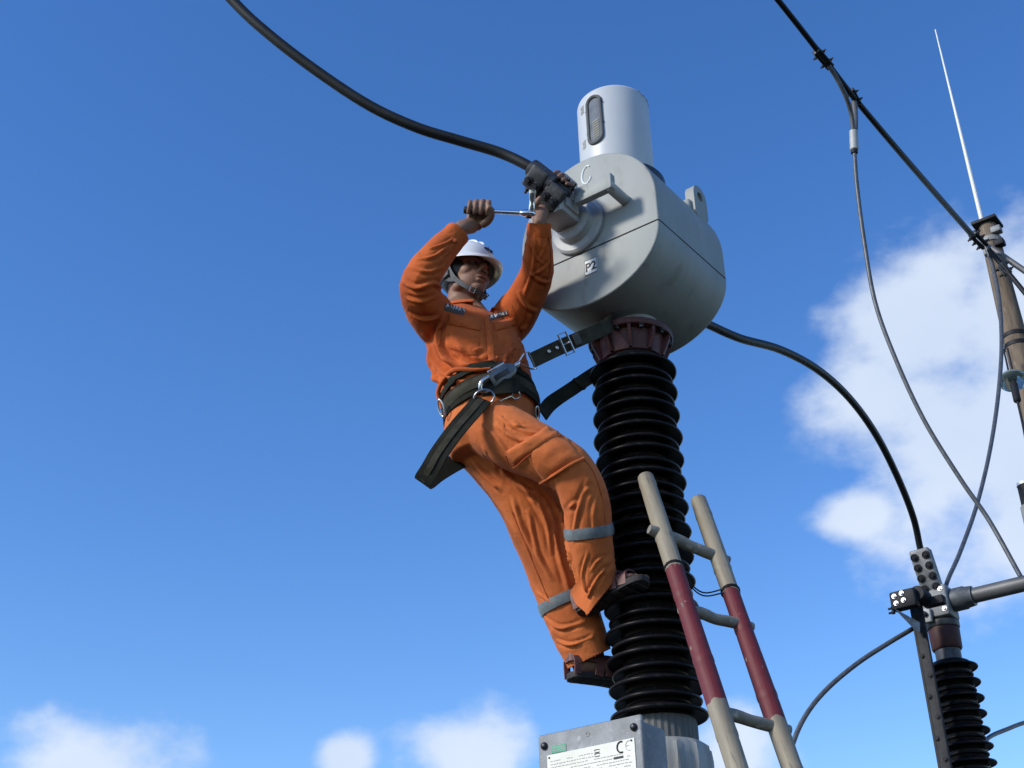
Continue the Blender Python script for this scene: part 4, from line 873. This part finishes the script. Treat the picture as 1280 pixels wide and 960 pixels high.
# slight tilt of the head toward the work
rl = R(-5); Lh, Uh = Lh*math.cos(rl)+Uh*math.sin(rl), Uh*math.cos(rl)-Lh*math.sin(rl)
HM = np.array([Lh, Fh, Uh])
def hd(x, y, z): return HC_+Lh*x+Fh*y+Uh*z
bd = MB()
bd.ball(hd(0, -.012, .045), (.070, .094, .082), 28, 20, HM); bd.ball(hd(0, .022, -.028), (.058, .066, .078), 28, 20, HM); bd.ball(hd(0, .058, -.092), (.026, .022, .020), 16, 12, HM)
for s in (-1, 1):
    bd.ball(hd(.040*s, .046, -.014), (.026, .028, .028), 16, 12, HM); bd.ball(hd(.046*s, .006, -.068), (.022, .030, .022), 16, 12, HM); bd.ball(hd(.077*s, -.014, -.004), (.008, .019, .031), 14, 12, HM); bd.ball(hd(.0125*s, .092, -.027), (.0095, .011, .0085), 12, 10, HM)
    bd.tube([hd(.058*s, .052, .026), hd(.035*s, .076, .031), hd(.008*s, .083, .028)], [.010, .012, .010], 10)
bd.tube([hd(0, .080, .026), hd(0, .090, .008), hd(0, .101, -.012), hd(0, .103, -.021)], [.009, .0085, .011, .0115], 12)
bd.ball(hd(0, .080, -.054), (.024, .013, .0085), 16, 10, HM); bd.ball(hd(0, .077, -.067), (.021, .013, .009), 16, 10, HM)
bd.tube([hd(0, -.018, -.03), hd(0, -.030, -.09), NK+UP*.0, at(590, 409, 4.11)], [.056, .056, .060, .09], 20)
# trunk and limbs under the clothes
bd.loft([(c, a*.72, b*.72, s) for c, a, b, s in TORSO[:6]]); bd.loft([(c, a*.8, b*.8, s) for c, a, b, s in PEL])
def limb(pts, k, tail): bd.loft(ring_st([(p, r*k) for p, r in pts]+tail))
# right hand closed on the wrench grip
HO = at(599, 263.5, 3.80); gx = nrm(at(652, 266, 3.80)-at(582, 262.5, 3.80)); gy = nrm(CAM-HO); gy = nrm(gy-np.dot(gy, gx)*gx); gz = np.cross(gx, gy); gz = gz if gz[2] > 0 else -gz
def gp(x, y, z): return HO+gx*x+gy*y+gz*z
limb(RARM[3:], .62, [(at(578, 285, 3.815), .028), (gp(-.022, -.014, -.052), .029)])
pal = [(gp(-.024, -.012, -.058), .030, .019, gx), (gp(-.012, -.020, -.035), .038, .019, gx), (gp(-.002, -.029, -.008), .044, .015, gx), (gp(.002, -.029, .008), .043, .012, gx)]
bd.loft(pal, n=20)
for i, x in enumerate((-.0345, -.0125, .0095, .0315)):
    L = (.88, .98, 1.03, .97)[i]; r = (.0083, .0091, .0094, .0093)[i]
    bd.tube([gp(x*.98, -.030, .000), gp(x, -.027, .018*L), gp(x+.001, -.008, .0335*L), gp(x+.001, .014, .0275*L), gp(x, .0235, .010), gp(x-.002, .0225, -.007), gp(x-.003, .018, -.012)], [r*1.1, r*1.12, r*1.1, r*1.02, r*.98, r*.92, r*.6], 12, smooth=26)
bd.tube([gp(.012, -.004, -.050), gp(.034, .006, -.034), gp(.046, .018, -.012), gp(.043, .025, .008), gp(.030, .031, .014)], [.015, .0145, .0125, .0108, .0085], 12, smooth=20)   # thumb
# left hand behind the clamp, fingers over its top edge
limb(LARM[3:], .60, [(at(675, 272, 3.86), .027), (at(677, 264, 3.885), .028)])
lx = KX
def lq(x, y, z): return kp(x, y, z)
bd.loft([(at(676, 268, 3.875), .030, .018, lx), (lq(.002, -.050, -.085), .038, .017, lx), (lq(.018, -.005, -.088), .042, .015, lx), (lq(.028, .030, -.083), .041, .013, lx)], n=20)
for i, x in enumerate((-.006, .0155, .037, .058)):
    L = (.96, 1.03, .98, .88)[i]; r = (.0092, .0095, .0092, .0084)[i]
    bd.tube([lq(x, .020, -.086), lq(x+.003, .046, -.078*L), lq(x+.004, .066, -.056), lq(x+.004, .071*L, -.030), lq(x+.003, .063, -.012), lq(x+.002, .058, -.004)], [r*1.1, r*1.12, r*1.06, r, r*.92, r*.62], 12, smooth=24)
bd.tube([at(670, 268, 3.86), at(668, 260, 3.845), at(672, 252, 3.825), at(676, 246, 3.815)], [.015, .0135, .0115, .008], 12, smooth=16)
# legs and feet
def foot(heel, f, sole_z, ankle):
    f = nrm(f); s = nrm(np.cross(f, UP)); uu = np.cross(s, f)
    P = lambda a, b, c: heel+f*a+s*b+uu*(c+.020)
    bd.loft([(P(.008, 0, .030), .020, .026, s), (P(.03, 0, .034), .031, .034, s), (P(.075, 0, .036), .034, .036, s), (P(.12, 0, .030), .037, .030, s), (P(.165, 0, .021), .043, .021, s), (P(.205, 0, .015), .042, .014, s), (P(.222, 0, .012), .036, .010, s)], n=20)
    for i, b in enumerate((-.030, -.010, .008, .023, .036)):
        sg = i if True else 0; L = (.250, .246, .238, .228, .215)[i]; r = (.0125, .0095, .009, .0085, .008)[i]
        bd.tube([P(.195, b*.95, .016), P((L+.195)/2, b, .019), P(L-.006, b, .012), P(L, b, .011)], [r, r, r*.9, r*.6], 10, smooth=12)
    return P, f, s
ZR = 2.748+.0904*4+.0125; ZL = 2.748+.0452*3+.0125
heelR = ct(-.166, -.158, ZR-.034); fR = LA*1.0+AX*.0+UP*.19
PR, fR, sR = foot(heelR, fR, ZR, at(750, 748, 4.105))
heelL = np.array([at(716, 848, 4.275)[0], 4.262, ZL]); fL = np.array([.90, .42, 0])
PL_, fL, sL = foot(heelL, fL, ZL, at(732, 824, 4.29))
limb(RLEG[:6], .58, [(PR(.050, 0, .13), .042), (PR(.050, 0, .06), .037)]); limb(LLEG[:5], .55, [(PL_(.050, 0, .12), .042), (PL_(.050, 0, .06), .037)])
bme = realise(bd, .0034, 4)
body = emit(bme, 'body', 'skin', man)
# face details
for s in (-1, 1):
    MB().ball(hd(.031*s, .0755, .010), (.0135, .0075, .0062), 14, 10, HM).build('eye', 'eye_white', man); MB().ball(hd(.031*s+.004, .0812, .011), (.0062, .0030, .0058), 12, 8, HM).build('iris', 'iris', man)
    MB().tube([hd(.048*s, .071, .017), hd(.031*s, .0805, .0185), hd(.015*s, .077, .013)], [.0022, .0034, .002], 6, smooth=10).build('eyelid', 'skin', man)
    MB().tube([hd(.054*s, .070, .033), hd(.034*s, .088, .0385), hd(.012*s, .0925, .033)], [.002, .0045, .0035], 6, smooth=10).build('eyebrow', 'hair', man)
    MB().ball(hd(.0075*s, .0975, -.0335), (.0042, .005, .0025), 8, 6, HM).build('nostril', 'iris', man)
MB().tube([hd(-.023, .0825, -.0605), hd(-.010, .0915, -.0590), hd(0, .0925, -.0600), hd(.010, .0915, -.0590), hd(.023, .0825, -.0605)], [.001, .0026, .003, .0026, .001], 6, smooth=16).build('mouth', 'skin_lip', man)
MB().ball(hd(0, -.022, .030), (.0795, .090, .078), 24, 16, HM).build('hair', 'hair', man)
# helmet
hel = []
nH = 56; th = np.arange(nH)*2*math.pi/nH
hq = R(-14)
def hh(x, y, z): y2, z2 = y*math.cos(hq)-(z-.04)*math.sin(hq), y*math.sin(hq)+(z-.04)*math.cos(hq); return hd(x, y2, z2+.04)
def hring(kx, ky, z, ext=0, sag=0):
    r_ = []
    for w in th:
        c_, s_ = math.cos(w), math.sin(w); pk2 = max(0, s_)**2.2; x = (.110*kx+ext*(.010+.004*pk2))*c_; y = -.010+(.131*ky+ext*(.010+.046*pk2))*s_; r_.append(hh(x, y, z+.048-sag*(.010+.012*pk2)))
    return r_
dome = []
for a in np.linspace(84, 2, 14): dome.append((math.sin(R(90-a))**.85 if a > 0 else 0, a))
rings = [hring(.02, .02, .090), hring(.45, .45, .082), hring(.80, .80, .056), hring(.955, .955, .012), hring(.965, .965, -.004), hring(1, 1, -.010, 1, 1), hring(1, 1, -.006, 1.04, 1), hring(1, 1, .002, .5, .4), hring(1.0, 1.0, .006)]
for a in (12, 24, 36, 48, 60, 72, 82, 89): rings.append(hring(math.cos(R(a))**.82, math.cos(R(a))**.82, .006+.098*math.sin(R(a))))
helmet = MB().rings(rings, cap=True).build('helmet', 'helmet_white', man, angle=35)
for x in (-.030, 0, .030):
    pts = []
    for y in np.linspace(-.095, .098, 18):
        k = min(.985, math.hypot(x/.110, (y)/.131)); z = .048+.006+.098*math.sqrt(max(0, 1-k**2.35))+(.004 if x == 0 else .0015); pts.append(hh(x, y-.010, z))
    MB().tube(pts, [.002]+[.0055]*16+[.002], 8).build('ridge', 'helmet_white', helmet)
def onhel(x, z, lift):       # point on helmet front at lateral x, height z above rim
    a = math.asin(min(.999, (z)/.098)); k = math.cos(a)**.82; yy = .131*k*math.sqrt(max(0, 1-(x/(.110*k))**2)); return hh(x, -.010+yy+lift, .054+z)
star = MB(); oc_ = []
for dx, dz in ((0, .017), (.003, .003), (.022, 0), (.003, -.003), (0, -.015), (-.003, -.003), (-.020, 0), (-.003, .003)): oc_.append((dx, dz))
cE = onhel(.004, .040, .003)
eX = Lh; eZ = nrm(onhel(.004, .048, .003)-onhel(.004, .032, .003)); eN = np.cross(eX, eZ); eN = eN if eN@Fh > 0 else -eN
star.rings([[cE+eX*dx+eZ*dz+eN*h_ for dx, dz in oc_] for h_ in (-.010, .0025)]); star.build('emblem', 'helmet_logo', helmet, smooth=False)
q = MB(); q.tube([cE+eX*(.024*math.cos(a))+eZ*(-.004+.017*math.sin(a))+eN*(.0015-.10*abs(.024*math.cos(a))**1.3*2) for a in np.linspace(R(200), R(340), 12)], .0012, 5); q.build('emblem', 'helmet_logo', helmet)
# chin strap with two buckles, nape strap
cs = [(-.092, -.004, .042), (-.086, .004, -.010), (-.074, .022, -.062), (-.046, .052, -.104), (0, .072, -.120), (.046, .052, -.104), (.074, .022, -.062), (.086, .004, -.010), (.092, -.004, .042)]
csd = [(.1, 1, .1), (.15, 1, .2), (.2, .9, .5), (.2, .75, .6), (0, .8, .6), (-.2, .75, .6), (-.2, .9, .5), (-.15, 1, .2), (-.1, 1, .1)]
strap = MB().ribbon([hd(*p) for p in cs], .017, .0035, [Lh*a+Fh*b+Uh*c for a, b, c in csd], 60).build('chin_strap', 'strap_grey', helmet)
for s in (-1, 1):
    ns_ = MB().ribbon([hd(.092*s, -.040, .040), hd(.089*s, -.030, -.005), hd(.082*s, -.010, -.042), hd(.076*s, .018, -.060)], .015, .003, Fh, 24); ns_.build('side_strap', 'strap_grey', helmet)
    bk = hd(.030*s, .0655, -.1145); bt = nrm(hd(.046*s, .052, -.104)-hd(0, .072, -.120)); bn = nrm(Fh*.45-Uh*.9); bn = nrm(bn-np.dot(bn, bt)*bt); bw = np.cross(bt, bn)
    q = MB(); q.tube([bk+bn*.003+bt*x+bw*y for x, y in ((-.009, -.012), (.009, -.012), (.009, .012), (-.009, .012))], .0024, 6, closed=True); q.build('buckle', 'steel', strap)
MB().ribbon([hd(-.089, -.020, -.02), hd(-.070, -.085, -.035), hd(0, -.112, -.042), hd(.070, -.085, -.035), hd(.089, -.020, -.02)], .020, .004, Uh, 40).build('nape_strap', 'rubber_black', helmet)
q = MB(); q.box(hd(-.091, -.012, -.020), (.010, .030, .030), Lh, Fh, .003); q.build('strap_clip', 'strap_grey', helmet)
q = MB(); q.box(hd(.091, -.012, -.020), (.010, .030, .030), Lh, Fh, .003); q.build('strap_clip', 'strap_grey', helmet)
# sandals
def sandal(P, f, s, lab):
    out = [(-.012, -.022), (.0, -.034), (.05, -.036), (.11, -.036), (.17, -.046), (.215, -.048), (.252, -.036), (.262, -.012), (.255, .02), (.228, .044), (.18, .048), (.11, .038), (.05, .036), (.0, .034), (-.012, .022), (-.017, 0)]
    out = [tuple(x) for x in catmull(np.array(out+[out[0]]), 64)[:-1]]
    sd = MB(); sd.prism([(x, y) for x, y in out], P(0, 0, -.021), f, s if np.cross(f, s)[2] > 0 else -s, .022, .003); so = sd.build('sandal', 'sole', man, angle=45)
    for k in range(7):
        q = MB(); q.box(P(.01+.036*k, 0, -.0215), (.022, .058 if k < 4 else .076, .005), f, s, .002); q.build('tread', 'sole', so)
    def over(a, hw, top, w, lean=0, nm='strap'):
        path = [P(a-lean*.4, -hw, -.012), P(a, -hw*.98, top*.45), P(a+lean*.3, -hw*.62, top*.92), P(a+lean*.5, 0, top), P(a+lean*.3, hw*.62, top*.92), P(a, hw*.98, top*.45), P(a-lean*.4, hw, -.012)]
        MB().ribbon(path, w, .005, f, 30).build(nm, 'sandal', so)
    over(.195, .048, .040, .034, .012); over(.158, .047, .053, .030, .014); over(.122, .043, .068, .030, .016); over(.085, .040, .082, .030, .02)
    MB().ribbon([P(.085, -.040, .045), P(.03, -.041, .050), P(-.012, -.018, .052), P(-.015, 0, .052), P(-.012, .018, .052), P(.03, .041, .050), P(.085, .040, .045)], .030, .005, UP, 40).build('heel_strap', 'sandal', so)
    MB().ribbon([P(.0, -.037, -.010), P(.0, -.040, .025), P(-.002, -.036, .05)], .024, .005, f, 12).build('strap', 'sandal', so); MB().ribbon([P(.0, .037, -.010), P(.0, .040, .025), P(-.002, .036, .05)], .024, .005, f, 12).build('strap', 'sandal', so)
    so['label'] = lab
sandal(PR, fR, sR, 'brown strapped sandal on the near foot'); sandal(PL_, fL, sL, 'brown strapped sandal on the far foot')

# ------------------------------------------------------------------ wrench in the raised hand
wr = thing('wrench', 'chrome ratchet wrench with a black grip held at the clamp bolt', 'wrench', gp(.06, 0, 0))
WE = at(660, 267, 3.80)
MB().lathe([(.006, -.056), (.0125, -.055), (.0145, -.048), (.0125, -.035), (.0120, 0), (.0130, .04), (.0110, .052), (.0075, .056)], HO, gx, 20).build('grip', 'grip', wr)
Lw = (WE-HO)@gx
MB().tube([gp(.05, 0, 0), gp(Lw-.03, 0, 0), gp(Lw-.018, 0, 0)], [.0082, .0082, .011], 12).build('shaft', 'chrome', wr)
MB().ball(HO+gx*(Lw-.002), (.032, .020, .0145), 24, 14, np.array([gx, gy, gz])).build('ratchet_head', 'chrome', wr)
MB().lathe([(.008, 0), (.011, .002), (.011, .006)], HO+gx*(Lw+.004)-gz*.0125, -gz, 16).build('selector', 'bolt_dark', wr)
sk = MB().lathe([(.0085, .008), (.0120, .012), (.0120, .032), (.0105, .035), (.0105, .052), (.0125, .056), (.0125, .083), (.008, .085)], HO+gx*(Lw+.012), gz, 20); sk.build('socket', 'chrome', wr)
MB().lathe([(.0128, .072), (.0129, .073), (.0129, .079), (.0128, .080)], HO+gx*(Lw+.012), gz, 20).build('socket_ring', 'scale_ivory', wr)

# ------------------------------------------------------------------ safety belt
bt_ = thing('safety_belt', 'dark webbing work belt with steel rings round the worker waist and its hanging strap loop', 'safety belt', at(618, 512, 4.08))
taxis = nrm(at(605, 470, 4.095)-at(618, 520, 4.08)); bc = at(617, 510, 4.08)
band([jb, tb], bc, taxis+YP*.0, .070, .006, 'back_pad', 'webbing', bt_, n=72); band([jb, tb], bc+taxis*.004, taxis, .040, .011, 'waist_belt', 'webbing_olive', bt_, n=72)
band([jb, tb], bc+taxis*.045, taxis+YP*.10, .028, .006, 'upper_belt', 'webbing', bt_, n=72)
allb = [jb, tb]
def outer(x, y):
    best = None
    for b in allb:
        q = nrm(ray(x, y)); l, n, i, d = b.ray_cast(Vector(tuple(CAM)), Vector(tuple(q)))
        if l is not None and (best is None or d < best[1]): best = (np.array(l), d)
    return best[0] if best else at(x, y, 4.0)
def ringat(c, N, rx, ry, r, name, m, X=None, a0=0, a1=360):
    N = nrm(N); X = nrm(np.cross(N, UP)) if X is None else nrm(np.asarray(X)-np.dot(X, N)*N); Y = np.cross(N, X); full = a1-a0 >= 360
    w = np.linspace(R(a0), R(a1), 33)[:-1] if full else np.linspace(R(a0), R(a1), 26)
    return MB().tube([c+X*rx*math.cos(a)+Y*ry*math.sin(a) for a in w], r, 8, closed=full).build(name, m, bt_)
tocam = lambda p: nrm(CAM-p)
d1 = outer(605, 497); d1 = d1+tocam(d1)*.040; ringat(d1, tocam(d1), .034, .026, .0036, 'd_ring', 'steel', X=(1, 0, .25))
d2 = outer(645, 494); d2 = d2+tocam(d2)*.035; ringat(d2, tocam(d2), .014, .012, .003, 'small_ring', 'steel')
MB().tube([outer(625, 501)+tocam(d2)*.034, outer(634, 497)+tocam(d2)*.036, d2-nrm(d2-d1)*.012], .0022, 6).build('ring_pin', 'steel', bt_)
d3 = outer(553, 510); ringat(d3+tocam(d3)*.02+np.array([-.004, 0, 0]), nrm(tocam(d3)+np.array([-.8, 0, 0])), .012, .030, .003, 'd_ring', 'steel'); d4 = outer(672, 516); ringat(d4+tocam(d4)*.025, tocam(d4), .006, .022, .003, 'keeper', 'steel')
# leather hook tab behind the snap hook
q = MB(); qa, qb = outer(602, 486)+tocam(d1)*.030, outer(641, 482)+tocam(d1)*.034; q.ribbon([qa, (qa+qb)/2+tocam(d1)*.006, qb, outer(650, 480)+tocam(d1)*.028], .056, .006, UP, 16); q.build('hook_tab', 'webbing', bt_)
# hanging strap loop, doubled webbing
s1 = nrm(np.array([.76, -.12, -.62]))
lp_ = [outer(603, 499)+tocam(d1)*.03, at(592, 512, 3.87), at(572, 535, 3.86), at(550, 565, 3.87), at(538, 586, 3.89), at(529, 601, 3.93), at(532, 603, 3.99), at(546, 592, 4.05), at(568, 579, 4.11), at(592, 567, 4.17), at(610, 556, 4.25)]
sd_ = [s1]*4+[nrm(np.array([.76, .0, -.62]))]*3+[nrm(np.array([.6, .0, -.75]))]*2+[nrm(np.array([.4, 0, -.9]))]*2
MB().ribbon(lp_, .066, .007, sd_, 70).build('strap_loop', 'webbing', bt_)
lp2 = [p-ray(560, 550)*.003-s1*.0 for p in lp_[:6]]; MB().ribbon([p+tocam(p)*.006-s1*.004 for p in lp_[:6]], .022, .004, sd_[:6], 40).build('strap_stitching', 'webbing_olive', bt_)
# ------------------------------------------------------------------ lanyard round the neck of the transformer
ln = thing('lanyard', 'olive webbing lanyard with a steel snap hook looped round the transformer neck', 'lanyard', at(640, 465, 3.9))
h0, h1 = at(601, 485, 3.88), at(662, 449, 3.91); hX = nrm(h1-h0); hN = nrm(CAM-h0); hN = nrm(hN-np.dot(hN, hX)*hX); hY = np.cross(hN, hX); hY = hY if hY[2] > 0 else -hY; hL = np.linalg.norm(h1-h0)
hp_ = lambda x, y, z=0: h0+hX*x+hY*y+hN*z
out = [(.0, -.006), (.006, -.022), (.03, -.026), (.10, -.026), (.135, -.020), (.150, -.008), (.150, .014), (.135, .026), (.11, .034), (.055, .030), (.015, .020), (.002, .008)]
hk = MB(); o_ = np.array(out)
nq = len(out); c0 = np.array([.030, -.002]); inn = [c0+np.array([.016*math.cos(a), .013*math.sin(a)]) for a in [math.atan2(p[1]-c0[1], p[0]-c0[0]) for p in out]]
MB().prism([(.042, -.024), (.10, -.025), (.138, -.018), (.150, -.006), (.150, .014), (.135, .025), (.11, .032), (.055, .028), (.042, .022)], hp_(0, 0, -.008), hX, hY, .016 if np.cross(hX, hY)@hN > 0 else -.016, .003).build('hook_body', 'steel_dark', ln)
MB().tube([hp_(.048, .018), hp_(.025, .019), hp_(.006, .011), hp_(-.002, -.004), hp_(.006, -.019), hp_(.026, -.024), hp_(.044, -.020)], [.008, .0085, .008, .0075, .007, .006, .005], 10, smooth=24).build('hook_nose', 'steel', ln)
MB().box(hp_(.088, .004, .010), (.060, .018, .003), hX, hY, .001).build('hook_stamp', 'bolt_dark', ln)
MB().box(hp_(.085, .034, .0), (.07, .008, .012), hX, hY, .002).build('gate_lever', 'steel', ln)
e1 = hp_(hL-.002, .0); 
MB().tube([hp_(.145, .004), hp_(.160, .006), hp_(.172, .010)], [.007, .009, .006], 10).build('swivel', 'steel', ln)
sA = at(664, 451, 3.925)
tX = nrm(at(740, 416, 3.99)-at(668, 448, 3.93)); tS = nrm(np.cross(tX, CAM-sA)); tS = tS if tS[2] > 0 else -tS
MB().tube([hp_(.168, .010), sA-tX*.018+tS*.033, sA+tX*.004+tS*.032, sA+tX*.004-tS*.034, sA-tX*.012-tS*.026], .0032, 8, closed=True).build('triangle_link', 'steel', ln)
NKc = axis_pt(4.178)
wrap = [NKc+np.array([math.cos(a), math.sin(a), 0])*.128+UP*(-.004) for a in np.radians((200, 165, 130, 100, 70))]
front = [sA, at(700, 434, 3.955), at(735, 419, 3.99), at(760, 407, 4.03), NKc+np.array([math.cos(R(235)), math.sin(R(235)), 0])*.135]
MB().ribbon(front+wrap[:2], .054, .005, [tS]*3+[nrm(tS+UP)]+[UP]*3, 60).build('front_strap', 'webbing_olive', ln)
bk_ = [NKc+np.array([math.cos(R(165)), math.sin(R(165)), 0])*.128-UP*.004]
bs_ = [outer(676, 512)+np.array([.005, .03, 0]), at(690, 503, 4.16), at(715, 486, 4.20), at(742, 468, 4.24), at(770, 452, 4.32), at(800, 440, 4.37)]
MB().ribbon(bs_, .054, .006, nrm(np.array([-.35, 0, .9])), 40).build('back_strap', 'webbing', ln)
kx = at(724, 480, 4.205); MB().box(kx, (.016, .012, .060), nrm(at(742, 468, 4.24)-at(715, 486, 4.2)), (0, 1, 0), .003).build('strap_keeper', 'webbing', ln)
bcx = at(708, 429.5, 3.955); q = MB(); q.tube([bcx+tX*x+tS*y+nrm(CAM-bcx)*.006 for x, y in ((-.017, -.039), (.017, -.039), (.017, .039), (-.017, .039))], .0042, 8, closed=True); q.build('buckle', 'steel', ln)
q = MB(); q.tube([bcx-tX*.017+tS*.0+nrm(CAM-bcx)*.007, bcx+tX*.022+nrm(CAM-bcx)*.007], .003, 6); q.build('buckle_pin', 'steel', ln)
for x in (-.078, -.043):
    q = MB(); c = bcx+tX*x+nrm(CAM-bcx)*.003; q.lathe([(.0062, 0), (.0062, .003), (.0035, .0035), (.0030, .001)], c, nrm(np.cross(tX, tS)*np.sign(np.cross(tX, tS)@(CAM-c))), 14); q.build('eyelet', 'steel', ln)
MB().box(bcx+tX*.048+nrm(CAM-bcx)*.005, (.026, .040, .003), tX, tS, .001).build('strap_label', 'patch_dark', ln)
